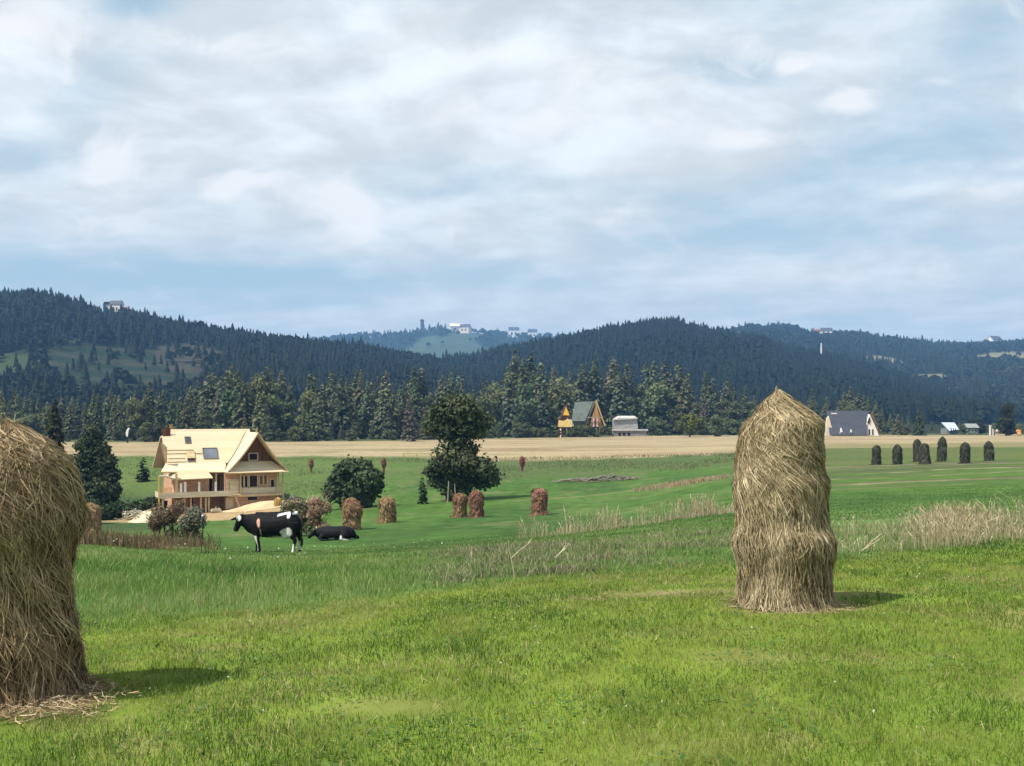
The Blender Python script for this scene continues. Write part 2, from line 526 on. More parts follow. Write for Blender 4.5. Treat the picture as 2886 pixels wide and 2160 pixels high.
def land_colour(x, y):
    u, d = ud(x, y)
    n1 = fbm(x / 3.1, y / 3.1, 1, 4); n2 = fbm(x / 14, y / 14, 2, 4); n3 = fbm(x / 0.6, y / 0.6, 4, 3)
    C = lambda r, g, b: np.array([r, g, b])
    mown = lerp(lerp(C(.085, .145, .020), C(.150, .200, .032), n1), C(.20, .18, .07), sstep(.62, .85, n3) * .6)
    tall = lerp(C(.050, .105, .028), C(.090, .150, .042), n1)
    pasture = lerp(lerp(C(.043, .096, .022), C(.068, .128, .028), n2), C(.085, .125, .04), sstep(.5, .75, fbm(x / 6, y / 9, 14, 4)) * .6)
    dull = lerp(C(.062, .098, .030), C(.11, .12, .045), n2)
    stub = lerp(C(.25, .20, .12), C(.34, .28, .175), fbm(x / 30, y / 4, 6, 4))
    stub = lerp(stub, C(.20, .14, .085), sstep(.45, .75, fbm(x / 25 + 7, y / 4, 9, 5)) * .75)
    stub = lerp(stub, C(.13, .13, .06), sstep(.62, .78, fbm(x / 18 + 3, y / 7, 19, 4)) * .6)
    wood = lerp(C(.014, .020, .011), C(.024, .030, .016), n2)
    D = db(x)
    c = lerp(mown, tall, sstep(D - .9, D + 1.1, d + (n3 - .5) * 1.2))
    c = lerp(c, pasture, sstep(24, 32, d))
    c = lerp(c, C(.030, .070, .020), sstep(.52, .72, fbm(x / 9 + 4, y / 16, 15, 4)) * .55 * sstep(24, 32, d))
    c = lerp(c, C(.12, .13, .055), sstep(.58, .74, fbm(x / 2.5 + 9, y / 5, 16, 4)) * .5 * sstep(40, 60, d))
    c = c * (1 + (fbm(x / .9, y / 1.6, 17, 4)[..., None] - .5) * .7 * sstep(26, 34, d)[..., None] * sstep(160, 90, d)[..., None])
    # stripes of differently mown strips on the right-hand side
    right = sstep(2000, 2420, u)
    st = vnoise(np.log(np.maximum(d, 1)) * 24 + u * .0008, u * .0016, 41) * .5 + .3 * vnoise(np.log(np.maximum(d, 1)) * 70 + u * .002, u * .004, 42) + .2 * n1
    m = right * sstep(38, 52, d)
    c = lerp(c, lerp(lerp(C(.046, .098, .022), C(.076, .136, .029), n2), C(.078, .082, .044), sstep(.36, .58, st)), m)
    c = lerp(c, C(.24, .225, .12), m * sstep(.62, .70, st) * .6)
    for ds_, w_, cc_ in ((56, .5, C(.20, .19, .10)), (47, .35, C(.12, .15, .05)), (66, .9, C(.24, .22, .13)), (71, 1.0, C(.050, .060, .032)), (96, 1.2, C(.045, .055, .030)), (61, .6, C(.06, .07, .035)), (79, .7, C(.17, .16, .09))):
        c = lerp(c, cc_, m * sstep(1.3, .4, np.abs(d - ds_ - (fbm(u / 260, d / 30, int(ds_), 3) - .5) * ds_ * .11) / w_) * sstep(.36, .52, fbm(u / 170, d * 0 + ds_, 23, 3)) * .75)
    c = lerp(c, dull, m * sstep(80, 96, d + (n2 - .5) * 30))
    # mid field: a brighter strip, a dry tan bank and the unmown edge below the stubble
    mid = sstep(1350, 1500, u) * (1 - right)
    c = lerp(c, C(.26, .21, .11), sstep(.9, .5, np.hypot((u - 1920) / 130, (d - 88 - (n2 - .5) * 10) / 5)) * .85)
    c = lerp(c, C(.10, .10, .055), sstep(.9, .4, np.hypot((u - 1690) / 110, (d - 112 - (n2 - .5) * 8) / 4.5)) * .9)
    c = lerp(c, C(.17, .17, .09), sstep(.9, .3, np.abs(d - np.interp(u, [1330, 1600, 2080], [84, 88, 90]) - n1 * 1.5) / 1.1) * sstep(1350, 1500, u) * sstep(2080, 1950, u) * .7)
    edge = sstep(112, 128, d + (n2 - .5) * 22) * sstep(1100, 1400, u) * (1 - right)
    c = lerp(c, lerp(C(.05, .095, .03), C(.10, .10, .05), n1), edge * .7)
    lefty = sstep(1250, 1050, u) * sstep(112, 125, d)
    c = lerp(c, lerp(C(.075, .115, .032), C(.10, .13, .045), n2), lefty * .8)
    c = lerp(c, C(.035, .060, .025), sstep(560, 380, u) * sstep(70, 85, d) * sstep(124, 112, d) * .8)
    # brown weeds in the dip on the left
    c = lerp(c, lerp(C(.10, .085, .045), C(.15, .105, .065), n1), sstep(680, 480, u + (n1 - .5) * 260) * sstep(27, 32, d) * sstep(56, 48, d) * .85)
    # stubble field
    dn = np.interp(u, [-500, 300, 900, 1400, 2000, 2300, 3400], [166, 168, 170, 158, 160, 178, 185]) + (fbm(x / 22, y / 60, 12, 3) - .5) * 16 + (fbm(x / 4, y / 9, 13, 4) - .5) * 12
    s = sstep(dn - 4, dn + 6, d)
    c = lerp(c, stub, s)
    c = lerp(c, lerp(C(.17, .155, .07), C(.12, .13, .05), n1), right * s * sstep(dn + 40, dn + 25, d) * .75)
    db_ = dback(u); back = sstep(db_ - 5, db_ + 3, d + (n2 - .5) * 14)
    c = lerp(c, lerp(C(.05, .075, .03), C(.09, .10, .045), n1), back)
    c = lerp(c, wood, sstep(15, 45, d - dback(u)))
    # bare sandy ground by the house
    hx = (x + 30.5) / 9.5; hy = (y - 97.5) / 7.5
    c = lerp(c, lerp(C(.36, .27, .155), C(.25, .18, .10), n3), sstep(1.2, .75, np.hypot(hx, hy) + (n1 - .5) * .5))
    # hillsides
    k, hz = nearest_hill(u, d)
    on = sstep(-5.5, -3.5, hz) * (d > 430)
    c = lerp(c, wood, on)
    m1, m2, m3, m4 = meadow(u, d)
    onl = on * (k == 0)
    ter = vnoise(d / 9, u / 400, 51)
    c = lerp(c, lerp(C(.016, .028, .015), C(.036, .038, .024), sstep(.45, .65, ter)), m1 * onl)
    c = lerp(c, C(.035, .055, .022), m4 * onl)
    c = lerp(c, lerp(C(.028, .028, .020), C(.060, .052, .038), n2), m2 * onl)
    c = lerp(c, C(.12, .095, .065), m3 * onl)
    fa, fb = far_open(u, d)
    c = lerp(c, lerp(C(.036, .064, .034), C(.066, .086, .046), n2), fa * on * (k == 2))
    c = lerp(c, lerp(C(.10, .12, .06), C(.22, .18, .11), n2), fb * on * (k == 3))
    # straw-coloured worn patches in the mown grass
    for (px, py, rx, ry, a) in ((1.75, 9.75, 1.25, .40, .9), (.1, 10.0, .7, .3, .4), (2.9, 9.3, 1.0, .3, .8), (2.75, 8.75, .75, .35, .9), (-2.9, 5.75, .75, .32, .95), (-.75, 5.6, .5, .25, .45), (1.6, 6.6, .5, .3, .5), (1.3, 7.5, .8, .3, .4), (3.2, 5.6, .6, .35, .5)):
        q = np.hypot((x - px) / rx, (y - py) / ry) + (n3 - .5) * .9
        c = lerp(c, C(.21, .165, .085), sstep(1.1, .3, q) * a * .55)
    return c


def build_land():
    th = np.radians(np.concatenate([np.arange(-180, -64, 6.0), np.arange(-64, -36, .8), np.arange(-36, 36, .13), np.arange(36, 64, .8), np.arange(64, 180.1, 6.0)]))
    d = np.concatenate([np.exp(np.linspace(math.log(.6), math.log(3300), 780)), np.exp(np.linspace(math.log(3340), math.log(9000), 30))])
    T, Dd = np.meshgrid(th, d)
    tcl = np.clip(T, -math.radians(62), math.radians(62))
    R = Dd / np.cos(tcl)
    x, y = R * np.sin(T), R * np.cos(T)
    z = gz(x, y)
    z = np.where(Dd > 3400, np.minimum(z, -4), z)
    V = np.stack([x.ravel(), y.ravel(), z.ravel()], 1)
    V = np.vstack([V, [[0, 0, float(gz(0, 0.6))]]])
    n, m = x.shape
    idx = np.arange(n * m).reshape(n, m)
    q = np.stack([idx[:-1, :-1], idx[:-1, 1:], idx[1:, 1:], idx[1:, :-1]], -1).reshape(-1, 4)
    c0 = n * m
    t = np.stack([np.full(m - 1, c0), idx[0, 1:], idx[0, :-1]], 1)
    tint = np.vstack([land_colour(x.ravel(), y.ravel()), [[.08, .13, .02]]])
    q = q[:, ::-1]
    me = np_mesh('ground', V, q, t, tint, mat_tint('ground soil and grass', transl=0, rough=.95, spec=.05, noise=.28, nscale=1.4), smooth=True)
    o = link('ground', me)
    tag(o, 'sloping meadows, pasture and stubble field running down into the valley and up the hills', 'ground', kind='structure')


build_land()


def build_haze():
    b = MB().box(-4200, 4200, -60, 8200, -75, 260)
    m, nt_, out = new_mat('thin blue air')
    pv = N(nt_, 'ShaderNodeVolumePrincipled')
    pv.inputs['Color'].default_value = (.24, .52, 1.0, 1); pv.inputs['Density'].default_value = HAZE; pv.inputs['Anisotropy'].default_value = 0.0
    nt_.links.new(pv.outputs[0], out.inputs['Volume'])
    o = b.build('haze', m)
    tag(o, 'thin blue haze lying over the valley and hills', 'haze', kind='stuff')


HAZE = 1.9e-4
build_haze()
# ------------------------------------------------------------------ leaves, crowns, trees
LEAF = mat_tint('tree foliage', transl=.32, rough=.65, spec=.15, obj_random=.25)
FIELDLEAF = mat_tint('shrub foliage', transl=.3, rough=.7, spec=.12)
FARLEAF = mat_tint('far forest foliage', transl=.1, rough=.8, spec=.05)
BARK = mat_noise('bark', (.045, .035, .025), (.11, .085, .06), 6, .95, .4, (1, 1, .3))
PALEBARK = mat_noise('pale bark', (.20, .17, .13), (.36, .32, .26), 5, .9, .3, (1, 1, .3))


def quads_at(P, size, nrm=None, flat=.5, aspect=1.0):
    """one leaf-clump quad at each point, random facing (biased to nrm)"""
    n = len(P)
    r = rng.normal(size=(n, 3))
    if nrm is not None:
        r = r * flat + nrm
    r /= np.linalg.norm(r, axis=1)[:, None] + 1e-9
    a = np.cross(r, rng.normal(size=(n, 3))); a /= np.linalg.norm(a, axis=1)[:, None] + 1e-9
    b = np.cross(r, a)
    s = (size * rng.uniform(.6, 1.3, n))[:, None] if np.ndim(size) == 0 else (size * rng.uniform(.6, 1.3, n))[:, None]
    a = a * s; b = b * s * aspect
    j = lambda: rng.uniform(.6, 1.15, (n, 1))
    V = np.stack([P - a * j() - b * j() * .6, P + a * j() * .6 - b * j(), P + a * j() + b * j() * .7, P - a * j() * .7 + b * j()], 1).reshape(-1, 3)
    return V, np.arange(4 * n).reshape(n, 4)


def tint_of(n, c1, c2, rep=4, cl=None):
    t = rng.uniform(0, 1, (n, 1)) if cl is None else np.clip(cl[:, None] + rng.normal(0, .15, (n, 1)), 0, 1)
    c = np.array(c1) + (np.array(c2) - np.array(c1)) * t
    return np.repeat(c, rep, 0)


def spruce_mesh(name, h, r, nb, c1, c2, top_pow=.85, clear=.05, size=.32, ragged=.25):
    P, Nn, S, CL = [], [], [], []
    k = 0
    while k < nb:
        t = rng.beta(1.05, 1.35)
        z = h * (clear + (1 - clear) * t)
        Lb = r * (1 - t) ** top_pow * rng.uniform(1 - ragged * 1.6, 1 + ragged * .5) + .12
        a = rng.uniform(0, 2 * math.pi)
        m = max(2, int(Lb / size * 1.5))
        for q in range(m):
            f = (q + rng.uniform(.2, 1)) / m
            rr = Lb * (.3 + .7 * f)
            P.append((math.cos(a) * rr, math.sin(a) * rr, z - .38 * rr * f + .25 * max(0, f - .75) * rr))
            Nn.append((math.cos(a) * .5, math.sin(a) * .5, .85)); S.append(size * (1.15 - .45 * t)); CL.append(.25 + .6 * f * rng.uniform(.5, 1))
            k += 1
    for q in range(7):
        P.append((0, 0, h * (1.0 - .012 * q))); Nn.append((rng.normal(), rng.normal(), .1)); S.append(size * .4); CL.append(.6)
    P = np.array(P); V, Q = quads_at(P, np.array(S), np.array(Nn), .55)
    return np_mesh(name, V, Q, None, tint_of(len(P), c1, c2, 4, np.array(CL)), LEAF)


def lobes_mesh(name, lobes, n, size, c1, c2, mat=None, hollow=.55, aspect=1.0):
    """leaf quads gathered in clumps: lobes = (x,y,z,rx,ry,rz)"""
    lb = np.array(lobes, float)
    wts = (lb[:, 3] * lb[:, 4] + lb[:, 4] * lb[:, 5] + lb[:, 3] * lb[:, 5]); wts /= wts.sum()
    ix = rng.choice(len(lb), n, p=wts)
    d = rng.normal(size=(n, 3)); d /= np.linalg.norm(d, axis=1)[:, None]
    rad = rng.uniform(hollow, 1.0, n) ** .7 * np.where(rng.uniform(0, 1, n) < .13, rng.uniform(1, 1.35, n), 1)
    # sub-clumps break the outline
    bump = 1 + .34 * np.sin(d[:, 0] * 7 + ix * 2.1) * np.sin(d[:, 1] * 6 + ix) * np.sin(d[:, 2] * 8 + ix * .7) + rng.normal(0, .06, n)
    P = lb[ix, :3] + d * lb[ix, 3:] * (rad * bump)[:, None]
    V, Q = quads_at(P, size, d * .8 + np.array([0, 0, .3]), .6, aspect)
    lobt = rng.uniform(.1, .9, len(lb))
    return np_mesh(name, V, Q, None, tint_of(n, c1, c2, 4, lobt[ix]), mat or LEAF)


def round_lobes(h, r, n, z0=.3, squash=1.0):
    out = []
    for k in range(n):
        t = rng.uniform(0, 1)
        z = h * (z0 + (1 - z0) * t * .9)
        w = r * math.sqrt(max(.06, 1 - (2 * (t - .42)) ** 2)) if t > .42 else r * (.6 + .4 * t / .42)
        a = rng.uniform(0, 6.28); q = w * rng.uniform(.25, .72)
        s = r * rng.uniform(.28, .48)
        out.append((math.cos(a) * q, math.sin(a) * q, z, s, s, s * squash * rng.uniform(.7, 1)))
    return out


def trunk_mesh(name, h, r, limbs=0, top=.85, spread=1.5, mat=None):
    b = MB()
    b.tube([(0, 0, -.3), (0, 0, h * .05), (.02 * h, 0, h * .4), (0, .01 * h, h * top)], [r * 1.5, r, r * .75, r * .15], 7)
    for k in range(limbs):
        z = h * random.uniform(.22, .6); a = random.uniform(0, 6.28); l = spread * random.uniform(.6, 1)
        b.tube([(0, 0, z), (math.cos(a) * l * .5, math.sin(a) * l * .5, z + l * .45), (math.cos(a) * l, math.sin(a) * l, z + l * .9)], [r * .45, r * .28, r * .08], 5)
    return b.mesh(name, mat or BARK)


def place_tree(name, crown, trunk, pos, rz, sc, label, cat, group=None, crown_name='crown'):
    e = empty(name, pos, rz, sc)
    tag(e, label, cat, group)
    link(crown_name, crown, e); link('trunk', trunk, e)
    return e


# ------------------------------------------------------------------ the belt of trees behind the stubble field
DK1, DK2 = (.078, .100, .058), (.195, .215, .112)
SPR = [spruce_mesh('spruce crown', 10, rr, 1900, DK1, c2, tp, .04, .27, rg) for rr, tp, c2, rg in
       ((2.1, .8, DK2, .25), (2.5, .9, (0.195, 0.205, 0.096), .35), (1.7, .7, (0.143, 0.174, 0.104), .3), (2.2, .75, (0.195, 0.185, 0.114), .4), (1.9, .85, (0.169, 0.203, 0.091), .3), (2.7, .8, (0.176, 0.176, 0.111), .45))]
SPT = trunk_mesh('spruce trunk', 10, .16)
BRD = [lobes_mesh('broadleaf crown', round_lobes(8, rr, 19, .10), 1700, .22, c1, c2) for rr, c1, c2 in
       ((2.6, (.066, .094, .046), (.145, .172, .082)), (3.0, (.074, .102, .048), (.158, .186, .084)), (2.2, (.070, .086, .048), (.145, .156, .088)))]
BRT = trunk_mesh('broadleaf trunk', 8, .18, 5, .7)
TOP = np.array([(-300, 830), (0, 845), (100, 850), (200, 845), (300, 832), (400, 838), (450, 815), (490, 792), (560, 788), (620, 800), (690, 800), (760, 800), (830, 808), (880, 812), (950, 800), (1050, 800), (1100, 772), (1150, 775), (1220, 782), (1290, 776), (1350, 790), (1420, 786), (1480, 800), (1540, 810), (1590, 830), (1650, 848), (1720, 850), (1780, 848), (1840, 842), (1885, 850), (1920, 888), (2000, 905), (2100, 912), (2400, 905)], float)


def treeline():
    spots = []
    for row, (d0, step, f) in enumerate(((8, 36, .70), (19, 30, .88), (34, 29, 1.0), (54, 32, 1.05))):
        ux = -240.0
        while ux < 2560:
            ud_ = ux + random.uniform(-12, 12)
            dd = float(dback(ud_ * D2S)) + d0 + random.uniform(-6, 6)
            ux += step * random.uniform(.6, 1.35) * (1.0 if ud_ < 1920 else 1.7)
            # keep the clearings round the huts and houses free
            if row == 0 and (1195 < ud_ < 1415 or 1770 < ud_ < 1905): continue
            if row == 1 and (1195 < ud_ < 1320): continue
            if 1955 < ud_ < 2480 and row < 3 and random.random() < .75: continue
            top = np.interp(ud_, TOP[:, 0], TOP[:, 1]) * D2S
            g = gp(ud_ * D2S, dd)
            h = (EYE - (top - V0) / F * dd - g.z) * f * random.uniform(.78, 1.06)
            if row == 0: h *= random.uniform(.35, 1.0)
            spots.append((ud_, dd, g, max(h, 2.5), row))
    return spots


WHERE = [(-900, 130, 'at the left behind the half-built house'), (130, 470, 'on the wood edge behind the bare timber roof'), (470, 830, 'in the tall stand between timber house and the round field tree'),
         (830, 1190, 'behind the crown of the round field tree'), (1190, 1460, 'behind the yellow and brown huts'), (1460, 1770, 'behind the tall haystack on the right'), (1770, 3000, 'beside and behind the grey-roofed white house')]


def where(u):
    for a, b, t in WHERE:
        if a <= u < b: return t


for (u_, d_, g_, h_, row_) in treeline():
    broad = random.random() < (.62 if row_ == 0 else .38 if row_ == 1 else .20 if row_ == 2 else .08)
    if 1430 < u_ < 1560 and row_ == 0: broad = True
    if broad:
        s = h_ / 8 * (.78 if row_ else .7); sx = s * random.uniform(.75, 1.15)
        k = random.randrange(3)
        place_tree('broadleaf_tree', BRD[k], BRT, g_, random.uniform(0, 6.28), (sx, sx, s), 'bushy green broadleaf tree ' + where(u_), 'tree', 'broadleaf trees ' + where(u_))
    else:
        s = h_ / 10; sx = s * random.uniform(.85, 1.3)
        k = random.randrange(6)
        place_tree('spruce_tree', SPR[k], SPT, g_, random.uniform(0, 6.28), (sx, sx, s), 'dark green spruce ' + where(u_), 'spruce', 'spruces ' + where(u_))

# trees of that belt one can single out
GREY1, GREY2 = (.075, .062, .055), (.15, .13, .115)
greyc = spruce_mesh('bare crown', 10, 1.5, 900, GREY1, GREY2, .8, .02, .26, .3)
g = gp(884 * D2S, 262); place_tree('dead_spruce', greyc, SPT, g, .3, (1.5, 1.5, 1.38), 'grey dead spruce standing left of the round field tree', 'spruce')
g = gp(966 * D2S, 278); place_tree('dead_spruce', greyc, SPT, g, 1.3, (1.2, 1.2, 1.52), 'brownish dead spruce showing above the round field tree', 'spruce')
g = gp(1522 * D2S, 342); place_tree('dead_spruce', greyc, SPT, g, 2.3, (1.5, 1.5, 1.62), 'grey dead spruce left of the top of the tall right haystack', 'spruce')
lightc = spruce_mesh('light crown', 10, 2.9, 1500, (.05, .075, .035), (.12, .15, .07), .7, .02, .33, .25)
g = gp(1985 * D2S, 322); place_tree('pale_spruce', lightc, SPT, g, .3, (.86, .86, .86), 'pale green conical spruce right of the grey-roofed white house', 'spruce')
g = gp(1940 * D2S, 326); place_tree('young_spruce', SPR[3], SPT, g, .3, (1.0, 1.0, .72), 'small dull green spruce next to the pale green spruce', 'spruce')
for u_ in [random.uniform(270, 1190) for _ in range(26)] + [random.uniform(1405, 1590) for _ in range(9)] + [random.uniform(1900, 2210) for _ in range(7)]:
    k = random.randrange(3); s = random.uniform(.30, .75) * (1.25 if 1405 < u_ < 1590 else 1)
    place_tree('bush', BRD[k], BRT, gp(u_ * D2S, float(dback(u_ * D2S)) + random.uniform(0, 5)), random.uniform(0, 6.28), (s * 1.35, s * 1.35, s * .85), 'low green bush ' + where(u_), 'bush', 'bushes at the stubble edge ' + where(u_))
yel = lobes_mesh('yellow green crown', round_lobes(6, 4.2, 20, .1, .8), 1700, .32, (.05, .07, .014), (.15, .17, .03))
g = gp(1490 * D2S, 305); place_tree('willow_bush', yel, BRT, g, 0, (1.25, 1.25, 1.15), 'rounded yellow-green tree between the huts and the tall right haystack', 'tree')
g = gp(1548 * D2S, 310); place_tree('willow_bush', BRD[1], BRT, g, 0, (1.1, 1.1, .85), 'dense green bush beside the left shoulder of the tall right haystack', 'bush')
drk = lobes_mesh('dark crown', round_lobes(9, 3.2, 22, .12), 1500, .36, (.014, .022, .010), (.05, .058, .024))
g = gp(2178 * D2S, 318); place_tree('dark_tree', drk, BRT, g, 0, (1.25, 1.25, 1.15), 'large dark tree behind the striped stall at far right', 'tree')
g = gp(2110 * D2S, 345); place_tree('dark_tree', drk, BRT, g, 2, (1.1, 1.1, .6), 'low dark tree behind the small shed at far right', 'tree')
smk = lobes_mesh('grey green crown', round_lobes(8, 3.6, 18, .1), 1100, .36, (.085, .105, .085), (.14, .165, .13))
g = gp(1262 * D2S, 334); place_tree('pale_willow', smk, BRT, g, 0, (1.0, 1.0, 1.45), 'misty grey-green willow rising behind the roof of the brown hut', 'tree')


# ------------------------------------------------------------------ far forests: wooded masses nobody could count
def star_spruce(n_t=5, tips=7):
    V, T = [], []
    for k in range(n_t):
        z0 = .08 + .78 * k / n_t; z1 = z0 + .34 * (1 - .35 * k / n_t)
        R = .22 * (1 - k / (n_t + .6)) + .02
        o = len(V)
        V.append((0, 0, min(z1, 1.0) if k < n_t - 1 else 1.0))
        for q in range(tips * 2):
            a = math.pi * q / tips + k * .6
            rr = R * (1.0 if q % 2 == 0 else .52) * random.uniform(.8, 1.15)
            V.append((math.cos(a) * rr, math.sin(a) * rr, z0 + random.uniform(-.03, .03) + (.04 if q % 2 else 0)))
        for q in range(tips * 2):
            T.append((o, o + 1 + q, o + 1 + (q + 1) % (tips * 2)))
    return np.array(V), np.array(T)


def leaf_blob(n=34):
    d = rng.normal(size=(n, 3)); d /= np.linalg.norm(d, axis=1)[:, None]
    d[:, 2] = np.abs(d[:, 2]) * 1.0 - .15
    P = d * np.array([.36, .36, .5]) * rng.uniform(.7, 1.05, (n, 1)) + np.array([0, 0, .42])
    V, Q = quads_at(P, .17, d, .5)
    T = np.concatenate([Q[:, [0, 1, 2]], Q[:, [0, 2, 3]]])
    return V, T


STAR = [star_spruce() for _ in range(4)]; BLOB = [leaf_blob() for _ in range(3)]


def forest(hk, name, label, n, urange, drange, hh, c1, c2, broad=.2, accept=None, dpow=1.0):
    u = rng.uniform(urange[0], urange[1], n * 3)
    lo, hi = drange
    d = np.sqrt(rng.uniform(lo ** 2, hi ** 2, n * 3))
    k, hz = nearest_hill(u, d)
    ok = (k == hk) & (hz > -4.5)
    if accept is not None:
        ok &= accept(u, d)
    u, d = u[ok][:n], d[ok][:n]
    n = len(u)
    x = (u - U0) / F * d
    z = gz(x, d)
    cl = fbm(x / 60, d / 60, 61, 3)
    h = hh * rng.uniform(.45, 1.2, n) * (.6 + .75 * cl) * np.where(rng.uniform(0, 1, n) < .06, 1.25, 1.0)
    isb = rng.uniform(0, 1, n) < broad * (.4 + 1.4 * (fbm(x / 110, d / 110, 77, 2) > .5))
    VV, TT, CC = [], [], []
    off = 0
    pools = [(STAR, ~isb), (BLOB, isb)]
    for pool, msk in pools:
        sel = np.where(msk)[0]
        for j, (tv, tt) in enumerate(pool):
            s = sel[j::len(pool)]
            if not len(s): continue
            a = rng.uniform(0, 6.28, len(s)); ca, sa = np.cos(a)[:, None], np.sin(a)[:, None]
            hs = h[s][:, None] * (1.0 if pool is STAR else .8); wd = hs * rng.uniform(.8, 1.3, (len(s), 1))
            vx = (tv[None, :, 0] * ca - tv[None, :, 1] * sa) * wd + x[s][:, None]
            vy = (tv[None, :, 0] * sa + tv[None, :, 1] * ca) * wd + d[s][:, None]
            vz = tv[None, :, 2] * hs + z[s][:, None]
            VV.append(np.stack([vx, vy, vz], -1).reshape(-1, 3))
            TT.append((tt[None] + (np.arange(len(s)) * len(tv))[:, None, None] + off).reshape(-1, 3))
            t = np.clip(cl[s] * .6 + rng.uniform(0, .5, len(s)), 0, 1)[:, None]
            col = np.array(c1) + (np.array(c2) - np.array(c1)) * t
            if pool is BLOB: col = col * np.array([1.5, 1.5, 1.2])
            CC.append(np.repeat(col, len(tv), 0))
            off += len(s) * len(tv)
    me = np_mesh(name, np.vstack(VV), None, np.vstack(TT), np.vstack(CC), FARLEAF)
    tag(link(name, me), label, 'forest', kind='stuff')


W1, W2 = (.008, .012, .009), (.020, .026, .016)  # very dark greens: cloud shade over the hills is put into the foliage colour
forest(0, 'forest', 'dark spruce forest covering the hill on the left', 12500, (-350, 1900), (450, 1060), 12.5, W1, W2, .30,
       lambda u, d: (np.maximum.reduce(meadow(u, d)) < .35) | (rng.uniform(0, 1, len(u)) < .07))
forest(1, 'forest', 'dark blue-green forest covering the long ridge on the right', 12500, (900, 3150), (530, 1215), 12.5, W1, (.018, .025, .016), .16)
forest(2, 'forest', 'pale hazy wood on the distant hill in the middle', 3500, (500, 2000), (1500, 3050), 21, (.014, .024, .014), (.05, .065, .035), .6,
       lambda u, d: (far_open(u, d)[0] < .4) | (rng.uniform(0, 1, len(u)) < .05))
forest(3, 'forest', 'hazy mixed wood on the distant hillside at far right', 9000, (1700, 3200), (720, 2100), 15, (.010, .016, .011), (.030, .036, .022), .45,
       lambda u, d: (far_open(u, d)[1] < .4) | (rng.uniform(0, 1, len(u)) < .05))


# ------------------------------------------------------------------ trees and bushes out in the fields
def field_plant(name, u, d, lobes, n, size, c1, c2, trunk, label, cat, rz=0, aspect=1.0):
    e = empty(name, gp(u * D2S, d), rz); tag(e, label, cat)
    link('crown', lobes_mesh(name + ' crown', lobes, n, size, c1, c2, mat=FIELDLEAF, aspect=aspect), e)
    link('trunk' if cat == 'tree' else 'stem', trunk, e)
    return e


# round two-tiered tree in mid field: upper crown, a looser gap, broad lower crown
ppm = F / 90 / D2S                                # display px per metre at 90 m
def lob(ud_, vd_, r, ry=None, rz=None, u0=985, vb=1087, pp=ppm):
    r *= .9
    return ((ud_ - u0) / pp, random.uniform(-.5, .5) * r / pp, (vb - vd_) / pp, r / pp, (ry or r) / pp, (rz or r * .8) / pp)
LB = [lob(985, 895, 42), lob(950, 905, 34), lob(1015, 900, 38), lob(1040, 915, 28), lob(975, 875, 30), lob(1000, 878, 28), lob(935, 922, 26), lob(1000, 928, 36), lob(1030, 938, 24), lob(965, 935, 30), lob(945, 890, 20),
      lob(985, 965, 26), lob(1008, 975, 30), lob(965, 985, 32), lob(1000, 1000, 42), lob(950, 1010, 30), lob(1040, 1015, 36), lob(1062, 1028, 22), lob(970, 1030, 34), lob(1020, 1025, 34), lob(935, 1022, 22), lob(985, 1050, 28), lob(1010, 1050, 24), lob(960, 1048, 24), lob(1000, 1066, 20), lob(972, 1068, 20), lob(1040, 1048, 24), lob(1066, 1042, 20), lob(938, 1044, 20)]
tb = MB()
tb.tube([(-.6, 0, -.4), (-.55, 0, 1.5), (-.3, .1, 4), (.1, 0, 7.5)], [.42, .32, .24, .1], 8)
tb.tube([(.25, .2, -.4), (.2, .2, 1.5), (.6, .1, 3.6)], [.32, .25, .1], 8)
tb.tube([(-.3, .1, 4), (-1.4, 0, 5.4), (-2.2, -.1, 6.3)], [.16, .1, .04], 6); tb.tube([(-.2, .1, 4.3), (1.1, 0, 5.8), (2, .1, 7)], [.16, .1, .04], 6)
field_plant('field_tree', 985, 90, LB, 10500, .15, (.034, .052, .028), (.108, .130, .066), tb.mesh('field tree trunk', BARK), 'large dark round tree in two tiers beside the pair of haystacks', 'tree')
pale = MB().tube([(0, 0, 0), (.1, 0, 1.6), (.05, 0, 2.4)], [.07, .06, .03], 6).tube([(.55, 0, 0), (.5, 0, 1.7)], [.05, .03], 6)
e = empty('pale_stake', gp(967 * D2S, 88.2)); tag(e, 'pale stakes leaning at the foot of the round field tree', 'stake')
link('stake', MB().tube([(0, 0, -.1), (.1, 0, 1.9)], [.06, .05], 6).mesh('stake', PALEBARK), e); link('stake', MB().tube([(.75, 0, -.1), (.62, 0, 1.7)], [.05, .04], 6).mesh('stake', PALEBARK), e)

pp = F / 88 / D2S
BL = [lob(765 + a, b, r, u0=765, vb=1096, pp=pp) for a, b, r in ((0, 1020, 36), (-28, 1035, 32), (30, 1030, 32), (-8, 1005, 24), (22, 1005, 22), (-38, 1058, 28), (36, 1056, 26), (0, 1055, 36), (-50, 1065, 18), (48, 1045, 18), (-15, 1075, 26), (20, 1078, 24), (52, 1025, 14), (-30, 1010, 16))]
field_plant('round_bush', 765, 88, BL, 9500, .15, (.034, .058, .030), (.100, .134, .068), trunk_mesh('bush stem', 3, .1, 6, .8, 1.2), 'big rounded dark green bush right of the half-built house', 'bush')

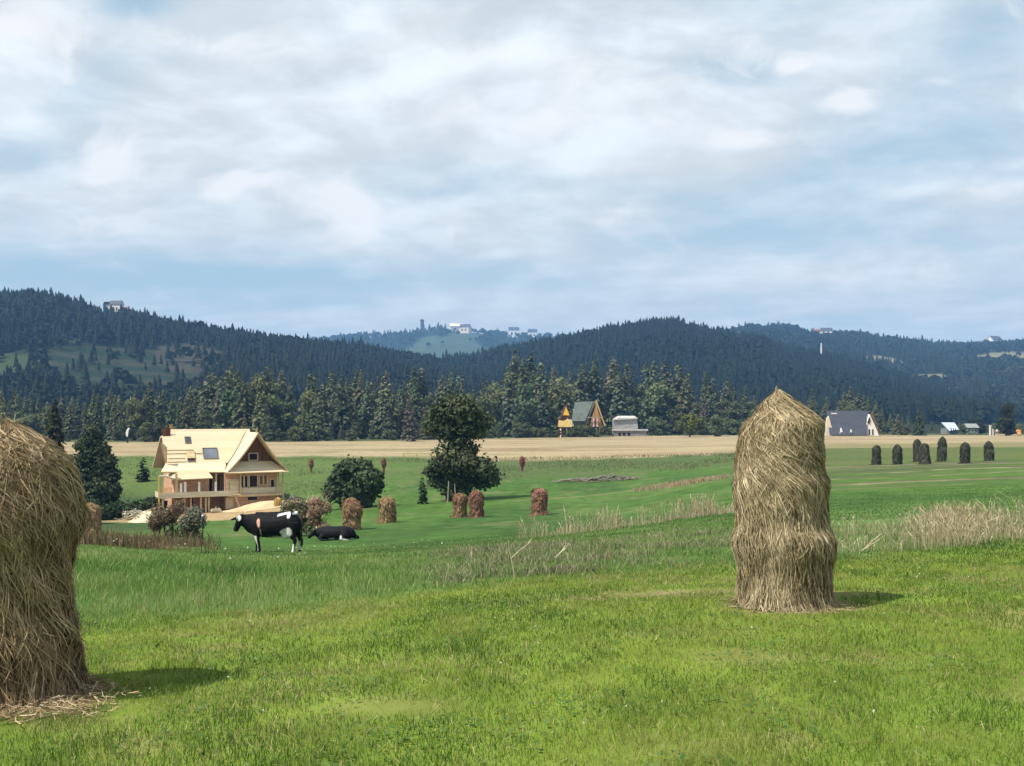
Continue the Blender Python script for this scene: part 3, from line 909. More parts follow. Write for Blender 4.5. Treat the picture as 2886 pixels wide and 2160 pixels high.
# spruce and shrubs left of the house
pp = F / 104 / D2S
LL = [lob(210 + a, b, r, u0=210, vb=1085, pp=pp) for a, b, r in ((-12, 905, 14), (-8, 925, 20), (-30, 940, 20), (8, 948, 22), (-14, 960, 28), (20, 975, 24), (-38, 975, 24), (-2, 990, 32), (28, 1005, 24), (-32, 1010, 28), (8, 1025, 34), (36, 1035, 20), (-22, 1042, 30), (16, 1056, 28), (-45, 1050, 22), (-6, 1066, 26), (-58, 1000, 18))]
field_plant('leafy_tree', 210, 104, LL, 12000, .16, (.032, .050, .028), (.10, .122, .064), trunk_mesh('leafy trunk', 8, .22, 8, .9, 1.6), 'broad dark leafy tree between the shaggy left haystack and the half-built house', 'tree')
bigs = spruce_mesh('near spruce crown', 10.6, 2.0, 5000, (.022, .038, .020), (.085, .10, .05), .7, .02, .22, .4)
place_tree('near_spruce', bigs, trunk_mesh('near spruce trunk', 10, .2), gp(118 * D2S, 118), .4, (1, 1, 1.1), 'dark spruce whose top shows above the shoulder of the shaggy left haystack', 'spruce')
sm = spruce_mesh('small tree crown', 3.6, .75, 700, (.014, .030, .014), (.04, .065, .026), .5, .05, .14, .3)
place_tree('small_tree', sm, trunk_mesh('small trunk', 3.4, .06), gp(308 * D2S, 132), .4, (1.25, 1.25, .9), 'small dark upright tree in the pasture left of the half-built house', 'tree')
place_tree('sapling', sm, trunk_mesh('sapling trunk', 3.4, .05), gp(912 * D2S, 88), 1.4, (.62, .62, .66), 'slim young tree standing left of the round field tree', 'sapling')
wl = [(random.uniform(-2.4, 2.4), random.uniform(-1, 1), random.uniform(.4, 1.3), .8, .7, .6) for _ in range(12)]
field_plant('low_bush', 225, 96, wl, 2600, .15, (.020, .042, .018), (.055, .090, .035), trunk_mesh('low stem', 1.2, .05, 5, .8, .8), 'low green bush at the foot of the tall dark spruce', 'bush')
for (u_, d_, wd, lab) in ((262, 99, 1.5, 'dark green bush between the flowering shrub and the broad leafy tree'), (318, 103, 1.7, 'dark green bush touching the left corner of the half-built house'), (172, 90, 2.0, 'dense dark bush beside the shoulder of the shaggy left haystack')):
    ll = [(random.uniform(-wd, wd), random.uniform(-.7, .7), random.uniform(.3, 1.2), .75, .65, .6) for _ in range(10)]
    field_plant('low_bush', u_, d_, ll, 2200, .14, (.022, .040, .020), (.060, .088, .040), trunk_mesh('low stem', 1.2, .05, 5, .8, .8), lab, 'bush')
fl = [(random.uniform(-1.3, 1.3), random.uniform(-.5, .5), random.uniform(.35, .9), .45, .4, .35) for _ in range(10)]
field_plant('flowering_bush', 300, 92, fl, 900, .07, (.30, .30, .26), (.62, .58, .48), trunk_mesh('flowering stem', .9, .04, 5, .8, .6), 'white-flowering shrub left of the half-built house', 'bush')
# dry brown shrub, grey-green willow and pinkish shrub between cow and house
br = [(random.uniform(-.95, .85), random.uniform(-.4, .4), random.uniform(.35, 1.75), .33, .3, .34) for _ in range(16)]
field_plant('brown_shrub', 372, 47, br, 4200, .060, (.085, .066, .045), (.25, .19, .125), trunk_mesh('brown stem', 1.6, .05, 9, .9, .8), 'reddish brown dry shrub in front of the half-built house', 'shrub', aspect=.45)
gb = [(random.uniform(-.3, .35), random.uniform(-.3, .3), z, .38, .35, .36) for z in (.35, .7, 1.05, 1.3, 1.15, .9, 1.25)]
field_plant('grey_shrub', 418, 46, gb, 2600, .07, (.085, .095, .065), (.19, .20, .14), trunk_mesh('grey stem', 1.3, .05, 5, .9, .5), 'grey-green shrub between the brown shrub and the thin dark post', 'shrub', aspect=.6)
pk = [(random.uniform(-.9, .4), random.uniform(-.5, .5), random.uniform(.4, 1.9), .38, .35, .36) for _ in range(14)]
field_plant('olive_shrub', 648, 52, pk, 5200, .065, (.07, .075, .040), (.24, .21, .13), trunk_mesh('olive stem', 1.9, .05, 9, .9, .8), 'loose olive-brown shrub behind the back of the standing cow', 'shrub', aspect=.45)
pk2 = [(random.uniform(-.35, .35), random.uniform(-.3, .3), z, .38, .33, .33) for z in (.4, .8, 1.1, 1.45, 1.7, 1.6, 1.3)]
field_plant('pink_shrub', 690, 51, pk2, 3400, .06, (.16, .11, .07), (.50, .34, .26), trunk_mesh('pink stem', 1.7, .06, 7, .95, .7), 'pinkish flowering shrub between the standing cow and the bushy haystack', 'shrub', aspect=.5)
bw = MB()
for k in range(16):
    a = random.uniform(-.9, .9); bw.tube([(a, 0, .9), (a * 1.2 + random.uniform(-.2, .2), 0, 1.8), (a * 1.5, random.uniform(-.2, .2), random.uniform(1.9, 2.3))], [.022, .016, .008], 5)
bw.tube([(0, 0, -.1), (0, 0, 1.2)], [.05, .03], 6)
e = empty('bare_bush', gp(662 * D2S, 54)); tag(e, 'leafless pale twigs rising above the olive-brown shrub', 'bush'); link('branches', bw.mesh('bare branches', mat_noise('bare twig', (.34, .25, .18), (.5, .4, .3), 6)), e)
# hedge by the huts
for (a, b, hgt, lab) in ((1222, 1312, 4.0, 'square-cut olive hedge in front of the brown hut'), (1135, 1205, 2.6, 'low green bushes left of the yellow hut')):
    wd = (b - a) * D2S / F * 308
    ll = [(random.uniform(-wd / 2, wd / 2), random.uniform(-.8, .8), random.uniform(.2, 1) * hgt * .8, 1.3, 1, 1.0) for _ in range(22)]
    field_plant('hedge', (a + b) / 2, 306 if hgt > 3 else 302, ll, 2600, .30, (.06, .075, .030), (.13, .145, .055), trunk_mesh('hedge stem', 2, .08, 4, .8, 1), lab, 'hedge')
# ------------------------------------------------------------------ hay
HAYM = mat_tint('hay', transl=.08, rough=.75, spec=.12, noise=.25, nscale=14)
HAYS = mat_tint('hay small', transl=.05, rough=.85, spec=.08, obj_random=.12)
POLE = mat_noise('weathered pole', (.10, .085, .065), (.22, .19, .15), 9, .9, .3, (1, 1, .1))


class Stack:
    """an upright haystack: outline by height (left and right half-width), lumps, hanging straws"""
    def __init__(s, prof, depth=1.0, lump=.05, seed=0):
        p = np.array(prof, float)
        s.z, s.l, s.r = p[:, 0], p[:, 1], p[:, 2]
        s.h = s.z[-1]; s.depth = depth; s.lump = lump; s.seed = seed

    def pt(s, th, z):
        z = np.clip(z, 0, s.h)
        l, r = np.interp(z, s.z, s.l), np.interp(z, s.z, s.r)
        cx, rad = (r - l) / 2, (r + l) / 2
        k = 1 + s.lump * (2 * fbm(np.cos(th) * 2.2 + 5, z * 3.2 + np.sin(th) * 2.2, s.seed, 3) - 1)
        k = k + s.lump * .75 * (2 * vnoise(np.cos(th) * 7 + 9, z * 13 + np.sin(th) * 7, s.seed + 4) - 1)
        return np.stack([cx + np.cos(th) * rad * k, np.sin(th) * rad * k * s.depth, z], -1)

    def body(s, name, c1, c2, mat, nt_=72, nz=90):
        th = np.linspace(0, 2 * np.pi, nt_, endpoint=False); zz = np.linspace(0, s.h, nz)
        T, Zz = np.meshgrid(th, zz)
        V = s.pt(T, Zz).reshape(-1, 3)
        i = np.arange(nt_ * nz).reshape(nz, nt_)
        q = np.stack([i[:-1], np.roll(i, -1, 1)[:-1], np.roll(i, -1, 1)[1:], i[1:]], -1).reshape(-1, 4)
        n = fbm(V[:, 0] * 9 + V[:, 1] * 7, V[:, 2] * 2.5, 4, 4)
        tint = np.array(c1) + (np.array(c2) - np.array(c1)) * sstep(.3, .7, n)[:, None]
        return V, q, tint

    def straws(s, n, length, width, twist, pal, lift=.035, seg=4, zmax=1.0, curl=.5, flat=0.0, zpow=1.0, zone=None):
        """straws lying down the flank, roots tucked in, tips hanging free"""
        z0 = s.h * zmax * rng.uniform(0.03, 1, n) ** zpow
        th = rng.uniform(0, 2 * np.pi, n)
        ln = length * rng.uniform(.4, 1.3, n)
        t = np.linspace(0, 1, seg + 1)
        tw = twist(z0 / s.h, th) + rng.normal(0, .15, n)                # sideways drift per length down
        rad = np.maximum((np.interp(z0, s.z, s.l) + np.interp(z0, s.z, s.r)) / 2, .06)
        P = []
        wob = rng.normal(0, .02, (n, 2)); cw = rng.normal(0, curl, n)
        for k in t:
            side = (tw * k + cw * k * k * .25) * ln
            down = ln * k * np.cos(np.clip(tw, -1.2, 1.2))
            thk = th + side / rad
            zk = z0 - down
            p = s.pt(thk, np.maximum(zk, .0))
            out = np.stack([np.cos(thk), np.sin(thk), np.zeros(n)], -1)
            off = (-.012 + lift * rng.uniform(.3, 1, n) * np.sin(k * np.pi * .62) ** 1.0 + .012)[:, None]
            p = p + out * off
            p[:, 2] = np.where(zk < 0, rng.uniform(0, .02, n), p[:, 2])
            p = p + out * (np.maximum(-zk, 0) * .6)[:, None]
            P.append(p)
        P = np.stack(P, 1)                                             # n, seg+1, 3
        d = P[:, -1] - P[:, 0]
        out = np.stack([np.cos(th), np.sin(th), np.zeros(n)], -1)
        sd = np.cross(d, out) ; sd /= np.linalg.norm(sd, axis=1)[:, None] + 1e-9
        sd = sd * .75 + out * rng.uniform(-.6, .6, (n, 1)); sd /= np.linalg.norm(sd, axis=1)[:, None]
        w = width * rng.uniform(.5, 1.5, n)
        wk = np.array([.7, 1, 1, .8, .25, .2, .2])[:seg + 1]
        A_ = P - sd[:, None] * (w[:, None] * wk[None])[..., None]; B_ = P + sd[:, None] * (w[:, None] * wk[None])[..., None]
        V = np.stack([A_, B_], 2).reshape(-1, 3)
        m = 2 * (seg + 1)
        base = np.array([[2 * k, 2 * k + 1, 2 * k + 3, 2 * k + 2] for k in range(seg)])
        Q = (base[None] + (np.arange(n) * m)[:, None, None]).reshape(-1, 4)
        pal = np.array(pal, float)
        patch = fbm(np.cos(th) * 3 + 3, z0 * 3 + np.sin(th) * 3, 33, 3)
        ix = np.clip((patch * .7 + rng.uniform(0, .65, n) - .15) * len(pal), 0, len(pal) - 1).astype(int)
        tint = pal[ix] * rng.uniform(.75, 1.2, (n, 1))
        return V, Q, np.repeat(tint, m, 0)


def merge(parts):
    V, Q, C, o = [], [], [], 0
    for v, q, c in parts:
        V.append(v); Q.append(q + o); C.append(c); o += len(v)
    return np.vstack(V), np.vstack(Q), np.vstack(C)


def crop_profile(rows, cx, base, pxm):
    """outline rows (y, left, right) read off the photograph"""
    out = []
    for y, l, r in rows[::-1]:
        out.append(((base - y) / pxm, (cx - l) / pxm * .95, (r - cx) / pxm * .95))
    return out


# the tall stack on the right
RP = crop_profile([(70, 534, 540), (90, 515, 556), (110, 498, 600), (150, 450, 655), (200, 428, 735), (262, 398, 825), (285, 345, 850), (305, 325, 862), (340, 312, 860), (375, 302, 850), (400, 292, 838), (500, 276, 848), (600, 252, 834), (640, 246, 848), (680, 245, 882), (750, 246, 886), (800, 250, 868), (850, 262, 866),
                   (950, 282, 868), (1010, 278, 876), (1040, 256, 920), (1090, 246, 942), (1150, 246, 940), (1200, 268, 930), (1250, 290, 912), (1300, 300, 903), (1400, 292, 892), (1480, 282, 905), (1535, 270, 930)], 590, 1535, 776)
RP = [(z_, l_ * .72 + .28 * np.interp(z_, [0, .5, 1.3, 1.62, 1.9], [.39, .415, .40, .31, .02]), r_ * .72 + .28 * np.interp(z_, [0, .5, 1.3, 1.62, 1.9], [.415, .41, .355, .28, .02])) for z_, l_, r_ in RP]
R = Stack(RP, .92, .035, 3)
tan = [(.046, .035, .020), (.122, .094, .055), (.25, .197, .120), (.345, .277, .172), (.44, .36, .230), (.56, .47, .325)]
brn = [(.035, .024, .013), (.092, .063, .035), (.195, .139, .079), (.285, .210, .122), (.38, .29, .178), (.50, .40, .26)]
hv, hq, hc = merge([R.body('b', (.055, .038, .019), (.12, .085, .045), None),
                    R.straws(19000, .16, .0021, lambda z, t: .10 + .55 * np.exp(-((z - .70) / .13) ** 2) + .4 * np.exp(-((z - .95) / .1) ** 2), tan, .022, curl=.3),
                    R.straws(5000, .30, .0028, lambda z, t: .12 + .65 * np.exp(-((z - .74) / .16) ** 2), tan[1:], .035),
                    R.straws(1300, .38, .003, lambda z, t: np.sign(np.cos(t * 2)) * .35, tan[2:], .03, zpow=.35)])
e = empty('haystack', gp(2209, 8.6)); tag(e, 'tall tan haystack with a peaked top, standing alone on mown grass at right', 'haystack')
link('hay', np_mesh('tall hay', hv, hq, None, hc, HAYM), e)
pb = MB().tube([(-.07, 0, 0), (-.068, 0, 1.0), (-.065, 0, 1.885), (-.062, -.005, 1.915)], [.03, .026, .014, .006], 7)
pb.tube([(-.07, -.07, 1.62), (-.066, -.035, 1.80), (-.062, -.012, 1.885)], [.011, .009, .006], 6)
pb.build('pole', POLE, e)

# the stack cut by the left edge
LPd = [(890, -10, 22), (903, 30, 48), (920, 70, 72), (945, 105, 108), (975, 130, 136), (1000, 145, 152), (1035, 160, 167), (1060, 168, 174), (1090, 175, 184), (1115, 178, 187), (1140, 174, 183), (1158, 167, 174), (1180, 160, 165), (1240, 153, 156), (1290, 151, 153), (1318, 154, 158), (1345, 162, 169), (1385, 168, 174), (1430, 163, 170), (1470, 166, 176), (1490, 174, 184)]
LP = [((1490 - y) * D2S * 6.0 / F, max(l, 2) * D2S * 6.0 / F * .86, r * D2S * 6.0 / F * .86) for y, l, r in LPd][::-1]
Ls = Stack(LP, 1.0, .085, 8)
hv, hq, hc = merge([Ls.body('b', (.050, .032, .016), (.12, .08, .042), None),
                    Ls.straws(13000, .24, .0020, lambda z, t: .22 - .15 * np.cos(t) * (z > .5), brn, .025, curl=.7),
                    Ls.straws(4500, .34, .0025, lambda z, t: .2 - .3 * np.cos(t), brn[1:], .045, curl=.9),
                    Ls.straws(1500, .45, .0026, lambda z, t: .5 + 0 * t, brn[2:], .06, curl=1.2, zpow=.5),
                    Ls.straws(1800, .30, .0024, lambda z, t: .3 + 0 * t, brn[3:], .045, curl=1.3, zpow=.3)])
e = empty('haystack', gp(6, 6.0)); tag(e, 'shaggy brown haystack cut off by the left edge of the photo', 'haystack')
link('hay', np_mesh('shaggy hay', hv, hq, None, hc, HAYM), e)
MB().tube([(0, 0, 0), (0, 0, Ls.h + .03)], [.03, .014], 7).build('pole', POLE, e)
# dry weed sprig stuck on its top
sv = MB()
for k in range(46):
    a = random.uniform(0, 6.28); l = random.uniform(.06, .2); up = random.uniform(.01, .06)
    p = [(.03, 0, 0)]
    for q in range(3):
        p.append((p[-1][0] + math.cos(a) * l / 3, p[-1][1] + math.sin(a) * l / 3, p[-1][2] + up / (q + 1.5))); a += random.uniform(-.6, .6)
    sv.tube(p, [.0022, .002, .0017, .001], 4)
o = sv.build('weed_sprig', mat_noise('dry weed', (.14, .16, .10), (.34, .36, .27), 30, .8))
g = gp(6, 6.0); o.location = (g.x + .02, g.y, g.z + Ls.h - .035); tag(o, 'grey-green dry weed sprig lying on top of the shaggy left haystack', 'weed')

# smaller stacks further down the slope
rus = [(.07, .034, .022), (.16, .072, .048), (.24, .115, .078), (.31, .165, .112), (.38, .235, .16), (.26, .20, .10)]
blk = [(.012, .017, .013), (.020, .028, .020), (.032, .043, .030), (.055, .066, .050), (.115, .115, .092), (.024, .04, .026)]  # near-black hay: the shade on these stacks is put into the palette


def small_stack(name, pal, seed, prof, straw_n=1700):
    s = Stack(prof, .95, .24, seed)
    V, Q, C = merge([s.body('b', pal[0], pal[2], None, 40, 40), s.straws(straw_n * 2, .34, .012, lambda z, t: .15 * np.sin(seed + z * 5), pal[1:], .11, 3, curl=.8),
                     s.straws(straw_n // 2, .5, .013, lambda z, t: .2 + 0 * z, pal[2:], .16, 3, curl=1.4)])
    return np_mesh(name, V, Q, None, C, HAYS)


P1 = [(0, .40, .42), (.15, .38, .40), (.5, .36, .36), (.8, .40, .42), (1.1, .44, .43), (1.4, .40, .38), (1.6, .30, .30), (1.72, .18, .2), (1.8, .03, .03)]
P2 = [(0, .46, .44), (.2, .44, .46), (.6, .44, .44), (1.0, .47, .46), (1.3, .44, .47), (1.5, .36, .40), (1.6, .22, .24), (1.66, .03, .03)]
P3 = [(0, .42, .48), (.2, .36, .44), (.5, .40, .38), (.7, .36, .38), (1.0, .40, .43), (1.4, .42, .42), (1.62, .38, .40), (1.74, .28, .3), (1.8, .05, .05)]
SM = [small_stack('russet hay', rus, 1, P1), small_stack('russet hay', rus, 2, P2), small_stack('russet hay', rus, 3, P3)]
PM = MB().tube([(0, 0, 0), (0, 0, 1.84)], [.03, .02], 6).mesh('stack pole', POLE)
GRP = 'russet haystacks down in the green pasture'
for u, d, k, sc, rz, lab in ((760, 56, 0, (1.02, 1.02, 1.03), 0, 'russet haystack right behind the lying cow, ragged and narrow'),
                             (835, 63, 1, (.98, .98, 1.0), .5, 'squat russet haystack in front of the big rounded bush'),
                             (994, 66, 1, (.86, .86, .98), 2.2, 'left haystack of the close pair under the round field tree'),
                             (1029, 65, 0, (.98, .98, 1.0), 1.4, 'right haystack of the close pair under the round field tree'),
                             (1165, 64, 2, (1, 1, .98), 0, 'blocky russet haystack standing alone in mid pasture'),
                             (196, 50, 1, (.95, .95, 1.18), 3, 'russet haystack half hidden by the shaggy left haystack')):
    e = empty('haystack', gp(u * D2S, d), rz, sc); tag(e, lab, 'haystack', GRP)
    link('hay', SM[k], e); link('pole', PM, e)
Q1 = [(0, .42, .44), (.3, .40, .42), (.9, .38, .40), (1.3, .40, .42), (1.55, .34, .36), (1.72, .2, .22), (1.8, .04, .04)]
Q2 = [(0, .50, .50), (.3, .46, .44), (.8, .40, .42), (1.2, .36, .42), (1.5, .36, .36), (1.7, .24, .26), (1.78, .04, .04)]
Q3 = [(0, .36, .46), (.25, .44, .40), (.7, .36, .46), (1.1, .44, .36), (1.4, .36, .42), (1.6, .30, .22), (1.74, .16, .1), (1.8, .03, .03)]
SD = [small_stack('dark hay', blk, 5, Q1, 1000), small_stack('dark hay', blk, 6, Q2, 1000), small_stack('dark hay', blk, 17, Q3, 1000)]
for u, d, k, h, rz, lab in ((1893, 88, 0, .98, 0, 'dark haystack nearest the tall tan haystack'),
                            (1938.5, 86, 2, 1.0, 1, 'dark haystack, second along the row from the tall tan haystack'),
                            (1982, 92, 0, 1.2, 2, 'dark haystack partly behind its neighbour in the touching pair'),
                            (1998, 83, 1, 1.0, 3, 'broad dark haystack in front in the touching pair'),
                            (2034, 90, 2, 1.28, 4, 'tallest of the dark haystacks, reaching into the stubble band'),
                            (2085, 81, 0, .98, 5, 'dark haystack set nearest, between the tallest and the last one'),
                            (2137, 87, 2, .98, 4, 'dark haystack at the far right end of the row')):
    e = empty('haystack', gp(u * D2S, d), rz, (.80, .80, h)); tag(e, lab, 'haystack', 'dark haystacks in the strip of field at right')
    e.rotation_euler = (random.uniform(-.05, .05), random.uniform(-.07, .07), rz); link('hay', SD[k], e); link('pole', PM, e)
# thin hay poles along the stubble edge
TP = Stack([(0, .08, .08), (.6, .10, .1), (.9, .28, .3), (1.5, .34, .30), (1.9, .22, .2), (2.05, .03, .03)], 1, .15, 9)
V_, Q_, C_ = merge([TP.body('b', rus[0], rus[1], None, 20, 24), TP.straws(500, .35, .012, lambda z, t: .1 + 0 * z, rus[1:4], .1, 3)])
TM = np_mesh('thin hay', V_, Q_, None, C_, HAYS); TPM = MB().tube([(0, 0, 0), (0, 0, 2.15)], [.05, .03], 6).mesh('thin pole', POLE)
for u, d, lab in ((672, 140, 'thin drying pole with a wisp of hay right of the house roof'), (829, 138, 'thin drying pole with a wisp of hay above the rounded bush'), (1128, 132, 'thin drying pole with a wisp of hay right of the round field tree')):
    e = empty('drying_pole', gp(u * D2S, d)); tag(e, lab, 'hay pole'); link('hay', TM, e); link('pole', TPM, e)


# loose straw strewn round the two near stacks
def litter(name, cx, cy, rx, ry, n, pal, label, inner=.35):
    r = np.sqrt(rng.uniform(inner ** 2, 1, n)) * rng.uniform(.6, 1.25, n); a = rng.uniform(0, 6.28, n)
    x = cx + np.cos(a) * r * rx; y = cy + np.sin(a) * r * ry
    z = gz(x, y) + rng.uniform(.01, .055, n)
    h = rng.uniform(0, 6.28, n); l = rng.uniform(.03, .12, n); t = rng.normal(0, .2, n)
    d = np.stack([np.cos(h), np.sin(h), t], -1) * l[:, None]
    s = np.stack([-np.sin(h), np.cos(h), rng.normal(0, .5, n)], -1) * (.0015 * rng.uniform(.6, 1.5, n))[:, None]
    P = np.stack([x, y, z], -1); mid = P + np.stack([-np.sin(h), np.cos(h), rng.normal(.2, .3, n)], -1) * (l * rng.normal(0, .12, n))[:, None]
    V = np.stack([P - d / 2 - s, P - d / 2 + s, mid - s, mid + s, P + d / 2 - s, P + d / 2 + s], 1).reshape(-1, 3)
    Q = (np.array([[0, 1, 3, 2], [2, 3, 5, 4]])[None] + (np.arange(n) * 6)[:, None, None]).reshape(-1, 4)
    c = np.repeat(np.array(pal)[rng.integers(1, len(pal), n)] * rng.uniform(.7, 1.15, (n, 1)), 6, 0)
    tag(link(name, np_mesh(name, V, Q, None, c, HAYM)), label, 'straw', kind='stuff')


g = gp(2209, 8.6)
litter('loose_straw', g.x + .12, g.y, .50, .44, 420, [(.1, .07, .04), (.20, .145, .09), (.26, .19, .125), (.32, .24, .16)], 'loose straw strewn round the foot of the tall right haystack')
litter('loose_straw', g.x - 1.1, g.y + .75, 1.0, .30, 260, [(.1, .07, .04), (.20, .145, .09), (.26, .19, .125), (.32, .24, .16)], 'thin line of old straw in the grass left of the tall right haystack', 0)
g = gp(6, 6.0)
litter('loose_straw', g.x + .05, g.y - .12, .68, .50, 1300, brn, 'loose straw strewn round the foot of the shaggy left haystack')
litter('loose_straw', g.x + .35, g.y - .42, .5, .25, 800, brn, 'spill of pale straw in the grass below the shaggy left haystack', 0)
# ------------------------------------------------------------------ grass
GRASS = mat_tint('grass blades', transl=.35, rough=.55, spec=.25)
DRY = mat_tint('dry stalks', transl=.2, rough=.8, spec=.1)


def blades(name, x, y, h, wd, col, mat, label, lean=.35, heads=None, cat='grass', bend=.5):
    n = len(x)
    z = gz(x, y) - .005
    a = rng.uniform(0, 6.28, n)
    la = rng.uniform(0, 6.28, n); ll = np.abs(rng.normal(0, lean, n)) * h
    P0 = np.stack([x, y, z], -1)
    ld = np.stack([np.cos(la), np.sin(la), np.zeros(n)], -1)
    P1 = P0 + ld * (ll * .3)[:, None] + np.stack([0 * h, 0 * h, h * .55], -1)
    P2 = P0 + ld * (ll * (.3 + .7 * (1 + bend * rng.uniform(-1, 1, n))))[:, None] + np.stack([0 * h, 0 * h, h * rng.uniform(.8, 1, n)], -1)
    s = np.stack([np.cos(a), np.sin(a) * .5, np.zeros(n)], -1) * wd[:, None] * .5
    if heads is None:
        V = np.stack([P0 - s, P0 + s, P1 - s * .8, P1 + s * .8, P2], 1).reshape(-1, 3)
        i = np.arange(n)[:, None] * 5
        Q = i + np.array([[0, 1, 3, 2]]); T = i + np.array([[2, 3, 4]])
        m = 5; C = np.repeat(col, m, 0)
    else:
        s1 = s * .5
        P3 = P2 + (P2 - P1) * .18
        hd = s * heads[:, None]
        V = np.stack([P0 - s1, P0 + s1, P1 - s1, P1 + s1, P1 + (P2 - P1) * .45 - s1 * .7, P1 + (P2 - P1) * .45 + s1 * .7, P1 * .3 + P2 * .7 - hd, P1 * .3 + P2 * .7 + hd, P3], 1).reshape(-1, 3)
        i = np.arange(n)[:, None] * 9
        Q = np.concatenate([i + np.array([[0, 1, 3, 2]]), i + np.array([[2, 3, 5, 4]]), i + np.array([[4, 5, 7, 6]])]); T = i + np.array([[6, 7, 8]])
        m = 9; C = np.repeat(col, m, 0)
    me = np_mesh(name, V, Q, T, C, mat)
    o = link(name, me); tag(o, label, cat, kind='stuff')
    return o


def scatter(n, d0, d1, u0, u1, power=1.0):
    """points over the ground between two depths, thinning with distance"""
    t = rng.uniform(0, 1, n)
    k = 2 - power * 2 + 1e-6                       # density falls as d**-2p
    d = (d0 ** k + t * (d1 ** k - d0 ** k)) ** (1 / k)
    u = rng.uniform(u0, u1, n)
    return (u - U0) / F * d, d, u


def hits_stack(x, y):
    g1, g2 = gp(2209, 8.6), gp(6, 6.0)
    return (np.hypot(x - g1.x, y - g1.y) < .38) | (np.hypot(x - g2.x, y - g2.y) < .40)


def mixcol(n, pal, t):
    pal = np.array(pal, float)
    f = np.clip(t, 0, .999) * (len(pal) - 1); i = f.astype(int); f = (f - i)[:, None]
    return pal[i] * (1 - f) + pal[i + 1] * f


STRAWP = ((1.75, 9.75, 1.35, .42), (2.9, 9.3, 1.0, .3), (2.45, 8.35, .75, .3), (-2.9, 5.6, .8, .4), (3.2, 5.6, .6, .35), (-.75, 5.55, .4, .2), (1.5, 6.6, .5, .3))


def strawness(x, y):
    s = np.zeros_like(x)
    n3 = fbm(x / .35, y / .35, 4, 3)
    for px, py, rx, ry in STRAWP:
        s = np.maximum(s, sstep(1.15, .3, np.hypot((x - px) / rx, (y - py) / ry) + (n3 - .5) * 1.1))
    return s


# short mown grass round the camera
x, y, u = scatter(330000, 3.3, 18, -420, 3320, .78)
edge = db(x) + (fbm(x / .8, y / .8, 71, 3) - .5) * 1.0
ok = (y < edge + rng.exponential(.7, len(x))) & ~hits_stack(x, y)
x, y = x[ok], y[ok]
st = strawness(x, y)
ok = rng.uniform(0, 1, len(x)) > st * .6
x, y, st = x[ok], y[ok], st[ok]
n = len(x)
pt = fbm(x / .45, y / .6, 72, 4) * .75 + fbm(x / 1.9, y / 2.2, 73, 4) * .95 - .30 + rng.normal(0, .13, n)
tuft = fbm(x / .3, y / .3, 75, 3)
h = (.028 + .045 * tuft ** 2 * 1.6) * rng.uniform(.5, 1.35, n) * (1 - .5 * st)
c = mixcol(n, [(.038, .096, .012), (.080, .155, .019), (.146, .214, .031), (.21, .256, .048), (.31, .315, .105)], (pt - .22) / .75)
dry = rng.uniform(0, 1, n) < .07 + .25 * sstep(.58, .75, fbm(x / 1.3, y / 1.3, 74, 3)) + .6 * st
c[dry] = np.array([.36, .30, .15]) * rng.uniform(.6, 1.25, (dry.sum(), 1))
blades('grass', x, y, h, np.maximum(.0032, y * .00058) * rng.uniform(.7, 1.3, n), c, GRASS, 'short bright mown grass with yellowed blades in the foreground', .75)

# longer unmown grass beyond, left and centre
x, y, u = scatter(190000, 8.4, 34, -420, 2350, .62)
edge = db(x) + (fbm(x / .8, y / .8, 71, 3) - .5) * 1.0
wgt = sstep(-1.0, 1.2, y - edge)
ok = (rng.uniform(0, 1, len(x)) < wgt) & (u < 2120 + rng.normal(0, 60, len(x)))
x, y, u, edge = x[ok], y[ok], u[ok], edge[ok]; n = len(x)
pt = fbm(x / .7, y / .7, 82, 4) * .55 + fbm(x / 3, y / 3, 83, 3) * .5 + rng.normal(0, .12, n)
left = sstep(1250, 900, u)
far = sstep(30, 17, y)
clump = np.exp(-((u - 640) / 90) ** 2 - ((y - 14.5) / 1.6) ** 2)
h = (.07 + .17 * fbm(x / 1.1, y / 1.1, 84, 3)) * (.35 + .65 * sstep(-.6, 2.2, y - edge)) * rng.uniform(.45, 1.2, n) * (.55 + .45 * left) * (.35 + .65 * far) * (1 + .7 * clump)
c = mixcol(n, [(.058, .140, .026), (.108, .215, .044), (.165, .27, .064), (.225, .30, .09), (.32, .36, .16)], (pt - .22) / .75 - .45 * clump)
dry = rng.uniform(0, 1, n) < .05 + .3 * sstep(.55, .72, fbm(x / 2.0, y / 1.2, 85, 3)) * (1 - left * .7)
c[dry] = np.array([.36, .31, .19]) * rng.uniform(.6, 1.2, (dry.sum(), 1))
blades('tall_grass', x, y, h, np.maximum(.005, y * .00062) * rng.uniform(.7, 1.3, n), c, GRASS, 'longer blue-green unmown grass beyond the mown edge', .4)

# weedy ground cover in the centre, pale and tangled
x, y, u = scatter(24000, 11.2, 21, 1050, 2120, .5)
wn = fbm(x / .9, y / .5, 91, 3)
ok = (wn > .50 - .07 * sstep(14, 16.5, y)) & (y > db(x) + .3) & (rng.uniform(0, 1, len(x)) < sstep(1080, 1420, u) * (.25 + .75 * sstep(.4, .6, fbm(x / 2.2, y / 1.2, 92, 3))))
x, y, u, wn = x[ok], y[ok], u[ok], wn[ok]; n = len(x)
c = mixcol(n, [(.06, .10, .035), (.14, .15, .075), (.24, .22, .14), (.34, .30, .22)], rng.uniform(0, 1, n))
blades('weeds', x, y, .09 + .16 * rng.uniform(0, 1, n) * wn, np.full(n, .010), c, DRY, 'tangled pale weeds along the mown edge in the middle', .9, cat='weeds')

